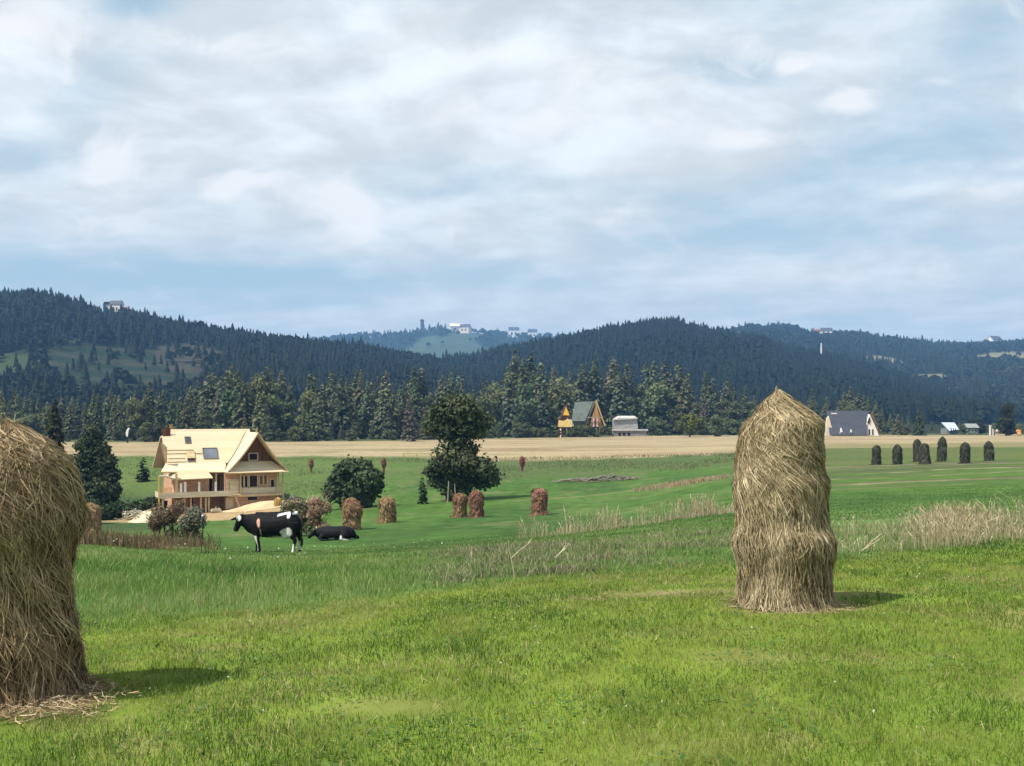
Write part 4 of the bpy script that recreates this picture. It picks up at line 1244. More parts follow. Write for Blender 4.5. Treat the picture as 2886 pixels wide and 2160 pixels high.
# dry straw-coloured tall grass: a far strip in the middle and a near bank at right
x, y, u = scatter(11000, 27.0, 32.5, 1460, 2080, .5)
top = np.interp(u, [1460, 1520, 1640, 1760, 1900, 2080], [29.2, 29.0, 29.4, 30.2, 31.0, 31.6])
ok = (np.abs(y - top + (fbm(x / .8, y / .8, 95, 2) - .5) * 1.6) < .35 + 1.1 * fbm(x, y, 96, 2)) & (rng.uniform(0, 1, len(x)) < (.25 + .75 * sstep(.35, .6, fbm(x / 1.4, y, 99, 3))) * (.12 + .88 * sstep(1470, 1720, u)))
x, y, u = x[ok], y[ok], u[ok]; n = len(x)
c = mixcol(n, [(.22, .185, .10), (.34, .285, .17), (.45, .385, .25), (.54, .48, .34)], rng.uniform(0, 1, n))
blades('dry_grass', x, y, (.12 + .55 * sstep(.3, .75, fbm(x / .6, y / .6, 97, 3))) * rng.uniform(.5, 1.25, n), np.full(n, .018), c, DRY, 'straw-coloured dry grass strip crossing the pasture in the middle', .22, heads=np.full(n, 1.3))
x, y, u = scatter(36000, 12.6, 24, 2270, 3350, .5)
e0 = db(x) + .1
wn = fbm(x / .7, y / .7, 101, 3)
dens = (.68 + .32 * sstep(2520, 2740, u + (wn - .5) * 200)) * sstep(-.2, .5, y - e0) * sstep(e0 + 5.5, e0 + 3.0, y)
ok = rng.uniform(0, 1, len(x)) < dens * (.25 + 1.2 * sstep(.35, .65, wn))
x, y, u = x[ok], y[ok], u[ok]; n = len(x); wn = wn[ok]; e0 = e0[ok]
gr = (rng.uniform(0, 1, n) < .55 * sstep(.62, .42, wn) + .35 * sstep(2690, 2500, u))
hh = (.18 + .34 * sstep(.3, .7, fbm(x / .9, y / .9, 103, 3)) * (.55 + .45 * sstep(2500, 2800, u))) * rng.uniform(.4, 1.2, n)
c = mixcol(n, [(.21, .17, .095), (.34, .275, .165), (.45, .38, .25), (.54, .47, .33)], rng.uniform(0, 1, n))
c[gr] = mixcol(gr.sum(), [(.06, .13, .03), (.11, .18, .05), (.16, .20, .085)], rng.uniform(0, 1, gr.sum()))
hh[gr] *= .62
blades('dry_grass', x, y, hh, np.full(n, .0085) * rng.uniform(.6, 1.3, n), c, DRY, 'tall dry seeding grass behind the mown edge at right', .42, heads=np.where(gr, .6, 1.7))
# brown weeds in the dip at left
x, y, u = scatter(9000, 29, 52, 215, 620, .5)
ok = rng.uniform(0, 1, len(x)) < sstep(690, 480, u) * sstep(.35, .6, fbm(x / 2.5, y / 4, 113, 3))
x, y = x[ok], y[ok]; n = len(x)
c = mixcol(n, [(.07, .06, .03), (.13, .10, .055), (.20, .14, .09), (.10, .12, .05)], rng.uniform(0, 1, n))
blades('weeds', x, y, (.25 + .45 * rng.uniform(0, 1, n)) * fbm(x / 2, y / 2, 111, 3) * 1.6, np.full(n, .03), c, DRY, 'brownish weeds in the dip in front of the house', .4, cat='weeds')
# low uneven pasture turf further down so the slope is not smooth
x, y, u = scatter(46000, 22, 46, -300, 3200, .8)
ok = ~((u < 640) & (y > 98) & (y < 112)) & (np.hypot((x + 30) / 9.5, (y - 99.5) / 6.5) > 1.05)
x, y = x[ok], y[ok]; n = len(x)
pt = fbm(x / 5, y / 5, 121, 3)
c = mixcol(n, [(.065, .135, .034), (.088, .165, .042), (.115, .185, .052), (.16, .20, .075)], pt * 1.1 - .05 + rng.normal(0, .15, n))
blades('pasture_turf', x, y, (.02 + .06 * pt) * rng.uniform(.6, 1.3, n) * sstep(47, 30, y), y * .0009, c, GRASS, 'short green pasture turf down the slope', .5)


# ragged unmown margins: below the stubble, and a dry tan patch in mid field
x, y, u = scatter(26000, 112, 168, 150, 2300, .3)
ok = rng.uniform(0, 1, len(x)) < .9 * sstep(.45, .62, fbm(x / 7, y / 10, 131, 3)) + .9 * sstep(6, 0, np.abs(y - 158 - fbm(x / 22, y / 60, 12, 3) * 10))
x, y = x[ok], y[ok]; n = len(x)
c = mixcol(n, [(.05, .09, .03), (.10, .13, .05), (.16, .16, .08), (.24, .21, .12)], rng.uniform(0, 1, n))
blades('rough_grass', x, y, rng.uniform(.08, .36, n), np.full(n, .075), c, DRY, 'rough unmown grass along the lower edge of the stubble', .4)
a = rng.uniform(0, 6.28, 2600); r = np.sqrt(rng.uniform(0, 1, 2600))
x = 15.2 + np.cos(a) * r * 4.3; y = 88 + np.sin(a) * r * 3.2; n = len(x)
c = mixcol(n, [(.22, .18, .10), (.34, .28, .17), (.44, .38, .25)], rng.uniform(0, 1, n))
blades('dry_grass', x, y, rng.uniform(.15, .5, n), np.full(n, .05), c, DRY, 'patch of tan dry grass in mid field left of the tall haystack', .4)
# broad leaves and dead stems low in the mown grass
x, y, u = scatter(15000, 3.6, 12, -350, 3250, .8)
ok = (fbm(x / .5, y / .5, 141, 3) > .52) & (y < db(x)) & ~hits_stack(x, y)
x, y = x[ok], y[ok]; n = len(x)
P = np.stack([x, y, gz(x, y) + rng.uniform(.015, .05, n)], -1)
V, Q = quads_at(P, .013 * rng.uniform(.6, 1.6, n), np.tile([[0, -.15, 1.]], (n, 1)), .35, .6)
c = mixcol(n, [(.05, .12, .02), (.085, .16, .03), (.13, .20, .05)], rng.uniform(0, 1, n))
tag(link('meadow_herbs', np_mesh('meadow herbs', V, Q, None, np.repeat(c, 4, 0), GRASS)), 'small broad leaves of clover and plantain in the mown grass', 'herbs', kind='stuff')
x, y, u = scatter(3800, 3.6, 12.5, -350, 3250, .8)
ok = (fbm(x / .9, y / .9, 151, 3) > .45) & (y < db(x)); x, y = x[ok], y[ok]; n = len(x)
h = rng.uniform(0, 6.28, n); l = rng.uniform(.02, .065, n)
P = np.stack([x, y, gz(x, y) + rng.uniform(.02, .05, n)], -1)
d = np.stack([np.cos(h), np.sin(h), rng.normal(0, .3, n)], -1) * l[:, None]; s = np.stack([-np.sin(h), np.cos(h), 0 * h], -1) * .0012
V = np.stack([P - d / 2 - s, P - d / 2 + s, P + d / 2 + s, P + d / 2 - s], 1).reshape(-1, 3)
tag(link('dead_stems', np_mesh('dead stems', V, np.arange(4 * n).reshape(n, 4), None, np.repeat(np.array([[.38, .32, .18]]) * rng.uniform(.6, 1.25, (n, 1)), 4, 0), DRY)), 'dead straw stems lying in the mown grass', 'dead stems', kind='stuff')


# ------------------------------------------------------------------ single stalks, white flowers
def stalk(u, v0, d, pts, label, r=.006):
    b = MB()
    for path in pts:
        b.tube(path, [r * (1 - .7 * i / (len(path) - 1)) for i in range(len(path))], 5)
    o = b.build('dry_stalk', PALE_ST); o.location = gp(u, d); tag(o, label, 'stalk')


PALE_ST = mat_noise('pale stalk', (.34, .29, .19), (.52, .46, .33), 14, .8)
stalk(1452, 0, 11.9, [[(0, 0, -.02), (-.03, 0, .18), (-.07, 0, .35), (-.085, 0, .50)], [(-.05, 0, .27), (.06, .02, .37), (.16, .03, .44), (.21, .03, .52)], [(.16, .03, .44), (.19, .05, .50)]], 'forked pale dry stalk standing at the mown edge in the middle', .008)
stalk(1335, 0, 16.5, [[(0, 0, -.02), (-.05, 0, .14), (-.085, 0, .30)], [(-.03, 0, .1), (-.03, .02, .27)]], 'short leaning pale stalk left of the forked dry stalk', .011)
stalk(1565, 0, 15.2, [[(0, 0, .04), (.1, 0, .14), (.22, 0, .27)], [(.02, 0, .05), (.12, .02, .17), (.17, .02, .27)], [(.12, 0, .16), (.24, .02, .25)]], 'broken tan stalk lying aslant right of the forked dry stalk', .015)
stalk(2428, 0, 14.2, [[(0, 0, .02), (.12, 0, .10), (.28, 0, .20)], [(.05, 0, .05), (.2, .02, .20)], [(.06, 0, .06), (.3, .05, .26)]], 'bundle of bent straw lying in the dry grass right of the tall haystack', .013)
stalk(2655, 0, 15.0, [[(0, 0, 0), (.01, 0, .1), (.03, 0, .26)], [(.02, 0, .12), (.06, 0, .2)]], 'white bleached stalk in the dry grass at right', .008)


def flowers(name, pts, size, label):
    V, Q = [], []
    P = []
    for (u, d, dz) in pts:
        g = gp(u, d, dz)
        for k in range(5):
            P.append((g.x + random.uniform(-1, 1) * size, g.y + random.uniform(-1, 1) * size, g.z + random.uniform(-.6, .6) * size))
    V, Q = quads_at(np.array(P), size * .55)
    tag(link(name, np_mesh(name, V, Q, None, np.tile([[.62, .62, .55]], (len(V), 1)), DRY)), label, 'flowers', kind='stuff')


fp = [(933, 27, .3), (920, 28, .3), (967, 30, .25), (1003, 38, .15), (942, 24, .3), (886, 25, .3), (365, 24, .32), (1165, 30, .2), (1190, 32, .2), (1110, 24, .2), (688, 25, .3), (1055, 33, .2), (1210, 34, .15), (700, 22, .3), (520, 23, .3), (420, 22, .32), (330, 23, .3)]
fp += [(random.uniform(280, 1250), random.uniform(15, 30), .25) for _ in range(14)]
flowers('wildflowers', fp, .022, 'small white wildflowers scattered in the longer grass near the cows')
fp = [(random.uniform(-50, 2850), random.uniform(5.0, 9.5), .05) for _ in range(60)] + [(random.uniform(2500, 2900), random.uniform(10, 13), .05) for _ in range(25)]
flowers('clover', fp, .007, 'tiny white clover flowers in the mown grass')
# ------------------------------------------------------------------ the half-built house
ROOF = mat_boards('bare roof boards', (.56, .46, .315), (.70, .595, .43), .21, 'Z', .75, .10)
ROOF2 = mat_boards('bare gable boards', (.53, .43, .29), (.66, .56, .40), .17, 'Y', .75, .35)
TIMB = mat_noise('raw timber', (.42, .31, .18), (.60, .47, .30), 5, .8, .1, (1, 1, .2))
OCHRE = mat_noise('yellow soffit boards', (.50, .36, .11), (.66, .50, .20), 4, .8, .1, (4, 1, 1))
BRICK = mat_noise('orange block wall', (.42, .235, .15), (.60, .38, .26), 2.2, .9, .2, (1, 1, 2.2), (.52, .31, .20))
DKWOOD = mat_noise('dark brown boards', (.085, .04, .02), (.19, .085, .04), 3, .8, .1, (1, 1, .2))
PALEP = mat_noise('pale plank facing', (.46, .40, .29), (.64, .57, .43), 2.5, .8, .1, (.3, 1, 2))
WHITE = mat_noise('white paint', (.66, .66, .64), (.78, .78, .76), 3, .6)
HOLE = mat_noise('dark opening', (.012, .010, .010), (.035, .026, .022), 2, .9)
GLASSY = mat_noise('grey blue window glass', (.11, .125, .16), (.17, .19, .24), .7, .15, spec=.5)
DKGLASS = mat_noise('dark window glass', (.02, .03, .04), (.10, .14, .15), .9, .12, spec=.5)

HD = 106.0
hp = gp(1060 / 5.52 + 430, HD)
hp.z = zat(1180 + 1360 / 5.52, HD)
house = empty('half_built_house', hp, math.radians(16 + 12))
house.scale = (.955, .955, 1.0)
tag(house, 'half-built house with bare cream timber roof, orange block walls and a big front gable', 'house')


def B(name, mat, parent=house, **k):
    return k.get('mb').build(name, mat, parent)


b = MB()
b.box(-5.2, 5.9, .6, 6.6, -2.2, 3.9)
b.box(-5.25, -1.5, -1.2, .58, 1.5, 3.25).box(.15, 6.2, -1.6, .58, -2.2, 3.72)
wall = b.build('wall', BRICK, house)
b = MB()
b.slab([(-5.9, .4, 4.62), (4.0, .4, 4.62), (4.0, 3.3, 8.25), (-4.95, 3.3, 8.25), (-4.95, 2.7, 7.5), (-5.9, 2.7, 7.5)], .14)
b.slab([(-6.6, -1.3, 3.92), (.4, -1.3, 3.72), (.6, .38, 4.62), (-5.9, .38, 4.62)], .12)
b.slab([(-6.3, 7.4, 4.0), (4.0, 7.4, 4.0), (4.0, 3.32, 8.25), (-4.95, 3.32, 8.25), (-5.9, 4.2, 7.4)], .14)
mroof = b.build('main_roof', ROOF, house)
b = MB()
b.box(-5.85, -4.98, 2.75, 2.85, 7.5, 8.42)
b.build('dark_panel', DKWOOD, mroof)
b = MB(); b.box(-4.95, -4.66, 3.4, 3.75, 7.9, 8.72).box(-5.0, -4.6, 3.36, 3.8, 8.72, 8.78)
b.build('chimney', mat_noise('orange chimney brick', (.42, .2, .09), (.55, .3, .14), 6, .9), mroof)
b = MB(); b.box(-5.9, -4.5, -.25, 0, 8.3, 8.34)
b = MB()
b.slab([(-6.52, -.3, 6.85), (-6.2, .1, 6.75), (-5.78, .3, 6.4), (-5.76, .35, 4.7), (-5.95, .32, 4.75)], .07)
b.build('loose_panel', TIMB, mroof)
# battens left on the lower left of the roof
def on_roof(x, z, o=.03):
    y = .4 + (z - 4.62) / (8.25 - 4.62) * 2.9
    return (x, y - o * .78, z + o * .62)
b = MB()
for z, x0, x1 in ((5.98, -5.8, -2.7), (5.62, -5.7, -2.0), (5.12, -5.5, -3.7), (4.76, -5.6, -3.6), (5.57, -2.4, -1.6)):
    b.slab([on_roof(x0, z), on_roof(x1, z), on_roof(x1, z + .075), on_roof(x0, z + .075)], .05)
b.build('batten', mat_noise('brown batten', (.22, .15, .075), (.32, .23, .12), 4, .9), mroof)  # battens in a darker brown than the roof boards


def skylight(x0, x1, z0, z1, glass, slip=None):
    f = MB()
    t = .07
    for a, c, e, g_ in ((x0, x1, z0, z0 + t), (x0, x1, z1 - t, z1), (x0, x0 + t, z0 + t, z1 - t), (x1 - t, x1, z0 + t, z1 - t)):
        f.slab([on_roof(a, e, .09), on_roof(c, e, .09), on_roof(c, g_, .09), on_roof(a, g_, .09)], .1)
    fo = f.build('roof_window', mat_noise('window frame', (.10, .09, .08), (.18, .16, .14), 5, .5), mroof)
    p = MB().slab([on_roof(x0 + t, z0 + t, .045), on_roof(x1 - t, z0 + t, .045), on_roof(x1 - t, z1 - t, .045), on_roof(x0 + t, z1 - t, .045)], .03)
    p.build('pane', glass, fo)
    if slip:
        s = MB().slab([on_roof(x0 - .02, z0 + slip, .12), on_roof(x1 + .02, z0 + slip, .12), on_roof(x1 + .02, z1 + .03, .12), on_roof(x0 - .02, z1 + .03, .12)], .03)
        s.build('cover_board', TIMB, fo)


skylight(-3.5, -2.85, 6.72, 7.42, DKGLASS)
skylight(-1.72, -.08, 5.05, 6.2, GLASSY)
skylight(-3.5, -2.65, 4.8, 5.85, HOLE, .32)

# front gable with deep overhanging roof
AP = (3.52, 7.95)
b = MB()
NS = 7
def gcurve(side, t):      # slight bell-cast towards the eaves
    x = side * (3.35 * t + .12 * t ** 3); z = AP[1] - 4.22 * (t - .09 * math.sin(math.pi * t) * -1 * .6)
    return AP[0] + x, z
def gprof(side, y0, y1, t0, t1, th, mb, n=NS):
    for i in range(n):
        a, c = t0 + (t1 - t0) * i / n, t0 + (t1 - t0) * (i + 1) / n
        (xa, za), (xc, zc) = gcurve(side, a), gcurve(side, c)
        ya = y0(a) if callable(y0) else y0; yc = y0(c) if callable(y0) else y0
        mb.slab([(xa, ya, za), (xc, yc, zc), (xc, y1, zc), (xa, y1, za)], th)
front = lambda t: -2.95 + 1.0 * t * t * 0
gprof(-1, front, 3.25, 0.004, 1.0, .13, b); gprof(1, front, 6.9, 0.004, 1.0, .13, b)
groof = b.build('gable_roof', ROOF2, house)
b = MB()
for side in (-1, 1):
    for i in range(NS):
        a, c = i / NS * .80 + .02, (i + 1) / NS * .80 + .02
        (xa, za), (xc, zc) = gcurve(side, a), gcurve(side, c)
        b.slab([(xa, -2.92, za - .17), (xc, -2.92, zc - .17), (xc, -1.5, zc - .17), (xa, -1.5, za - .17)], .03)
b.build('soffit', OCHRE, groof)
b = MB()
for side in (-1, 1):
    for i in range(NS):
        a, c = i / NS * .98 + .01, (i + 1) / NS * .98 + .01
        (xa, za), (xc, zc) = gcurve(side, a), gcurve(side, c)
        b.prism([(xa, -3.0, za + .03), (xc, -3.0, zc + .03), (xc, -3.0, zc - .2), (xa, -3.0, za - .2)], (0, .045, 0))
b.build('bargeboard', TIMB, groof)
vp = []
for i_ in range(12):
    xa, za = gcurve(-1, .02 + .92 * i_ / 11)
    if za > 4.65: vp.append((xa, .4 + (za - 4.62) / 3.63 * 2.9 - .05, za + .05))
    else: vp.append((xa, .38 - (4.62 - za) / .85 * 1.6, za + .06))
MB().tube(vp, [.055] * 12, 5).build('valley_strip', mat_noise('dark valley', (.08, .06, .04), (.16, .12, .08), 3, .8), groof)  # thin dark strip along the line where main roof and gable meet
b = MB(); b.box(3.36, 3.44, -2.5, -2.4, 7.9, 8.35).box(3.55, 3.62, -2.2, -2.1, 7.9, 8.5).box(3.2, 3.7, -2.2, -2.15, 8.25, 8.3)
b.build('ridge_batten', TIMB, groof)
b = MB().prism([(1.5, -1.45, 4.6), (5.6, -1.45, 4.6), (3.52, -1.45, 7.75)], (0, .15, 0))
gw = b.build('gable_wall', DKWOOD, house)
b = MB()
for x0, x1, z0, z1 in ((2.75, 3.85, 5.62, 5.72), (2.75, 3.85, 4.86, 4.96), (2.75, 2.86, 4.96, 5.62), (3.74, 3.85, 4.96, 5.62)):
    b.box(x0, x1, -1.56, -1.46, z0, z1)
wn_ = b.build('window', PALEP, gw); MB().box(2.86, 3.74, -1.50, -1.455, 4.96, 5.62).build('pane', HOLE, wn_)
b = MB().slab([(.05, -3.05, 3.70), (6.95, -3.05, 3.70), (5.35, -1.5, 4.80), (1.75, -1.5, 4.80)], .12)
b.slab([(6.95, -3.05, 3.70), (7.0, 1.5, 3.72), (5.9, 1.5, 4.75), (5.36, -1.5, 4.80)], .12)
b.build('skirt_roof', ROOF, house)
b = MB().slab([(-5.55, -2.55, 3.12), (-1.35, -2.55, 3.20), (-1.75, -.95, 4.08), (-4.55, -.95, 4.08)], .1)
b.slab([(-5.55, -2.55, 3.12), (-4.55, -.95, 4.08), (-5.2, .2, 4.0), (-5.9, .2, 3.4)], .1)
b.build('porch_roof', mat_boards('weathered porch boards', (.50, .37, .24), (.66, .52, .36), .3, 'Z', .8, .15), house)
# balcony
b = MB().box(-6.9, .9, -2.6, .55, 1.22, 1.40)
bal = b.build('balcony', TIMB, house)
b = MB().box(-6.95, .7, -2.68, -2.61, 1.24, 1.80)
b.box(-6.97, -6.91, -2.6, .5, 1.24, 1.80)
b.build('facing', PALEP, bal)
for x, z1, wd in ((-4.72, 2.72, .2), (-4.28, 2.85, .22), (-2.8, 2.80, .18), (-1.05, 2.75, .2)):
    MB().box(x - wd / 2, x + wd / 2, -2.58, -2.40, 1.41, z1).build('baluster', WHITE, bal)
b = MB()
for k in range(9):
    b.box(-6.75 + k * .17, -6.68 + k * .17, -.2, -.14, 1.41, 2.2)
b.build('railing', OCHRE, bal)
for x, y, z0, z1, wd, mt in ((-6.98, -2.5, -2, 3.55, .17, OCHRE), (-6.6, -2.5, -2, 3.45, .18, TIMB), (-5.2, -2.45, 1.41, 3.75, .24, TIMB), (-.72, -1.0, 1.41, 3.6, .2, TIMB), (1.78, -1.95, 1.3, 3.6, .17, TIMB), (5.85, -2.2, 1.3, 3.6, .16, TIMB), (6.5, -2.2, -1, 3.6, .14, TIMB)):
    MB().box(x - wd / 2, x + wd / 2, y - wd / 2, y + wd / 2, z0, z1).build('post', mt, house)
for x in (-4.3, -3.65, -2.6, -2.08, -1.75):
    MB().box(x - .08, x + .08, -2.4, -2.24, -2.2, 1.22).build('post', TIMB if x > -2.7 else BRICK, house)
b = MB().tube([(-6.95, -2.5, 3.5), (-6.3, -2.5, 3.5), (-5.7, -2.5, 3.3), (-5.25, -2.5, 3.2)], [.11, .11, .1, .08], 6)
b.build('porch_beam', PALEP, house)
# openings
def opening(x0, x1, z0, z1, y, name='window', inner=HOLE, frame=PALEP, t=.08):
    f = MB()
    f.box(x0 - t, x1 + t, y - .07, y, z1, z1 + t).box(x0 - t, x1 + t, y - .09, y, z0 - t, z0).box(x0 - t, x0, y - .07, y, z0, z1).box(x1, x1 + t, y - .07, y, z0, z1)
    fo = f.build(name, frame, house)
    MB().box(x0, x1, y - .03, y - .004, z0, z1).build('pane' if name == 'window' else 'panel', inner, fo)


yb = -1.6
opening(1.92, 2.14, 2.05, 3.25, yb); opening(2.32, 2.62, 2.05, 3.25, yb); opening(2.86, 3.70, 2.05, 3.25, yb); opening(4.0, 4.32, 2.3, 3.25, yb, inner=DKWOOD); opening(4.5, 4.78, 2.3, 3.25, yb, inner=DKWOOD); opening(5.25, 5.62, 1.9, 2.75, yb)
opening(-1.38, -.85, 1.5, 3.3, .6, 'doorway', HOLE); opening(-.55, .05, 1.5, 3.35, .6, 'doorway', DKWOOD)
opening(2.65, 3.70, .62, .98, yb, t=.05); opening(-4.1, -3.8, -.3, 1.0, .6, t=.05); opening(-3.3, -2.9, -.3, 1.0, .6, t=.05)
b = MB().box(1.85, 6.25, -1.95, -1.68, 1.34, 1.98)
b.build('parapet', PALEP, house)
b = MB().box(.62, 1.68, -1.74, -1.62, 1.34, 2.95).box(.30, .55, -1.74, -1.63, 1.4, 2.9)
b.build('plank_panel', PALEP, house)
b = MB().box(.3, 6.6, -2.3, -1.62, 1.08, 1.32)
b.build('ledge', TIMB, house)
b = MB().box(.2, 1.05, -1.75, -1.62, -.2, 1.0)
b.build('sheet_panel', mat_noise('pale sheet', (.5, .38, .25), (.62, .5, .34), 3, .8), house)
cosA = math.cos(house.rotation_euler[2]); sinA = math.sin(house.rotation_euler[2])


def hl(x, y, z=None, dz=0.0):
    """house coordinates to world"""
    wx = hp.x + x * cosA - y * sinA; wy = hp.y + x * sinA + y * cosA
    wz = hp.z + z if z is not None else float(gz(wx, wy)) + dz
    return Vector((wx, wy, wz))


def put(name, mb, mat, loc, label, cat, rz=None, kind=None, smooth=False):
    o = mb.build(name, mat, None, smooth); o.location = loc
    o.rotation_euler = (0, 0, house.rotation_euler[2] if rz is None else rz)
    tag(o, label, cat, kind=kind); return o


put('plank', MB().slab([(-.35, 0, 1.35), (-.2, 0, 1.35), (.3, 0, 0), (.12, 0, 0)], .08).box(-.02, .0, .3, .31, 0, .02), TIMB, hl(1.35, -2.3, -.25), 'pale plank leaning on the wall beside the basement window', 'plank')
put('timber_stack', MB().box(-.55, .5, -.3, .3, 0, .14).box(-.5, .42, -.25, .25, .15, .26).box(-.1, -.02, -.1, 0, .26, .5).box(.2, .26, -.1, 0, .26, .42), PALEP, hl(-1.05, -3.0, -.28), 'small pile of pale boards under the balcony', 'timber')


# sand heap in front of the house
def heap(name, cx, cy, rx, ry, h, mat, label, seed, rz=0, cat='sand heap'):
    m = 44; t = np.linspace(-1.15, 1.15, m); Xh, Yh = np.meshgrid(t, t)
    r = np.hypot(Xh, Yh) + (fbm(Xh * 2 + seed, Yh * 2, seed, 3) - .5) * .45
    x = cx + Xh * rx; y = cy + Yh * ry
    z = gz(x, y) + h * sstep(1.0, .15, r) * (.8 + .4 * fbm(Xh * 3, Yh * 3 + seed, seed + 1, 3)) - .25 * sstep(.95, 1.15, r) - .03
    i = np.arange(m * m).reshape(m, m)
    q = np.stack([i[:-1, :-1], i[:-1, 1:], i[1:, 1:], i[1:, :-1]], -1).reshape(-1, 4)
    o = link(name, np_mesh(name, np.stack([x.ravel(), y.ravel(), z.ravel()], 1), q, mat=mat, smooth=True))
    return tag(o, label, cat)


SAND = mat_noise('pale sand', (.38, .29, .175), (.54, .43, .28), 1.1, .95, .5, (1, 1, 1), (.46, .36, .225))
p = hl(3.6, -4.4); heap('sand_heap', p.x, p.y, 4.8, 2.3, .65, SAND, 'broad heap of pale sand in front of the house gable', 3)
g = gp(418, 92); heap('sand_heap', g.x, g.y, 1.9, 1.3, 1.0, mat_noise('cream sand', (.52, .43, .29), (.62, .53, .38), 2, .95, .4), 'small cream sand heap left of the reddish brown shrub', 5)
g = gp(398, 95)
put('long_board', MB().slab([(-2.3, 0, .05), (-2.25, .12, .05), (1.9, .12, 1.35), (1.9, 0, 1.35)], .12).slab([(-2.0, -.4, .0), (-2.0, -.2, .0), (1.4, .1, .8), (1.4, -.1, .8)], .1), TIMB, g, 'long pale boards lying up against the left corner of the house', 'boards', rz=.1)
p = hl(4.55, -6.4)
S4 = Stack([(0, .40, .40), (.3, .40, .40), (.6, .36, .36), (.8, .24, .24), (.9, .03, .03)], 1, .06, 3)
V_, Q_, C_ = merge([S4.body('b', (.30, .16, .05), (.46, .27, .10), None, 24, 20), S4.straws(400, .2, .012, lambda z, t: .1 + 0 * z, [(.3, .17, .06), (.46, .28, .1)], .04, 3)])
o = link('hay_cock', np_mesh('hay cock', V_, Q_, None, C_, HAYS)); o.location = p + Vector((0, 0, .1)); tag(o, 'small rounded orange-brown hay cock on the sand in front of the house', 'hay cock')
g = gp(438 * D2S, 45)
e = empty('thin_post', g); tag(e, 'thin dark post with a pale cap beside the grey-green shrub', 'post')
MB().tube([(0, 0, -.2), (0, 0, 1.18)], [.035, .03], 7).build('post', mat_noise('black pole', (.012, .012, .014), (.03, .03, .03), 5, .6), e)
MB().tube([(0, 0, 1.18), (0, 0, 1.24), (0, 0, 1.30)], [.05, .07, .02], 8).build('cap', mat_noise('pale cap', (.45, .42, .5), (.6, .55, .6), 5, .6), e)
for (u, v, d, lab) in ((344, 1093, 47.3, 'brown fence post at the left side of the reddish brown shrub'), (355, 1090, 47.6, 'brown fence post standing inside the reddish brown shrub')):
    o = MB().tube([(0, 0, -.2), (.02, 0, 1.55)], [.055, .045], 6).build('fence_post', mat_noise('rusty post', (.12, .05, .03), (.22, .10, .06), 5, .9)); o.location = gp(u * D2S, d); tag(o, lab, 'post')
o = MB().tube([(-.02, 0, 0), (-.1, 0, .4), (-.02, 0, .75), (.06, 0, .4), (-.02, 0, .02)], [.03, .05, .09, .05, .03], 6).tube([(0, 0, -1.4), (0, 0, .1)], [.03, .03], 5).build('lamp_post', mat_noise('black metal', (.01, .01, .012), (.03, .03, .03), 4, .4))
o.location = hl(7.35, 1.5, 5.55); o['label'] = 'x'
bpy.data.objects.remove(o)
e = empty('barrel', hl(7.2, -2.2, 0.1)); tag(e, 'grey water drum standing at the right corner of the house', 'drum')
MB().tube([(0, 0, -1.6), (0, 0, .2), (0, 0, .62), (0, 0, .8)], [.36, .38, .38, .3], 14).build('drum', mat_noise('grey metal drum', (.2, .21, .24), (.36, .37, .4), 3, .5), e)
MB().tube([(-.5, -.3, -1.6), (-.5, -.3, .8), (-.3, -.2, 1.2)], [.03, .03, .02], 6).build('pipe', mat_noise('dark pipe', (.02, .02, .025), (.05, .05, .05), 4, .4), e)


# heap of dead branches in mid field
bp_ = MB()
for k_ in range(70):
    x_ = random.uniform(-2.6, 2.6); a_ = random.uniform(-.5, .5); l_ = random.uniform(.8, 2.2); z_ = random.uniform(0, .75) * (1 - abs(x_) / 3.2)
    bp_.tube([(x_ - l_ / 2, random.uniform(-.6, .6), z_), (x_, random.uniform(-.5, .5), z_ + random.uniform(0, .25)), (x_ + l_ / 2, a_, z_ + random.uniform(-.1, .2))], [.05, .045, .02], 5)
o = bp_.build('brush_pile', mat_noise('grey dead branches', (.13, .115, .10), (.30, .27, .24), 3, .9)); o.location = gp(1325 * D2S, 108)
tag(o, 'low pile of grey dead branches in mid field left of the tall haystack', 'brush pile')
o = bp_.build('brush_pile', o.data.materials[0]); o.location = gp(1268 * D2S, 110.5); o.rotation_euler = (0, 0, .2); o.scale = (1.2, 1, .6)
tag(o, 'flatter grey brush pile, left-hand neighbour of the low branch pile', 'brush pile')


# ------------------------------------------------------------------ white cloth on a dark post at the wood edge; low rail fence
g = gp(275 * D2S, 236)
e = empty('cloth_post', g, 0, .74); tag(e, 'white cloth hanging on a dark post where stubble meets the wood', 'post')
MB().tube([(0, 0, -.3), (.1, 0, 2.6), (.2, 0, 4.2)], [.3, .24, .12], 7).build('post', mat_noise('tarred post', (.014, .017, .024), (.03, .035, .05), 3, .8), e)
cl = MB().prism([(-.25, -.36, 2.2), (.22, -.36, 1.9), (.36, -.36, 2.9), (.55, -.36, 4.2), (.95, -.36, 4.5), (.8, -.36, 4.75), (.4, -.36, 4.85), (-.1, -.36, 4.2), (-.4, -.36, 3.2)], (0, .14, 0))
cl.build('cloth', WHITE, e)
e = empty('rail_fence', gp(915 * D2S, 165)); tag(e, 'low yellowish rail fence in the stubble behind the round field tree', 'fence')
fx = lambda u: (u - 915) * D2S / F * 165
for u in (872, 900, 930, 960):
    MB().tube([(fx(u), 0, -.2), (fx(u), 0, 1.0)], [.07, .06], 6).build('post', PALEBARK, e)
MB().box(fx(868), fx(962), -.05, .05, .85, 1.02).box(fx(868), fx(962), -.06, .04, .45, .58).build('rail', mat_noise('yellow rail', (.34, .31, .11), (.48, .43, .18), 2, .8), e)


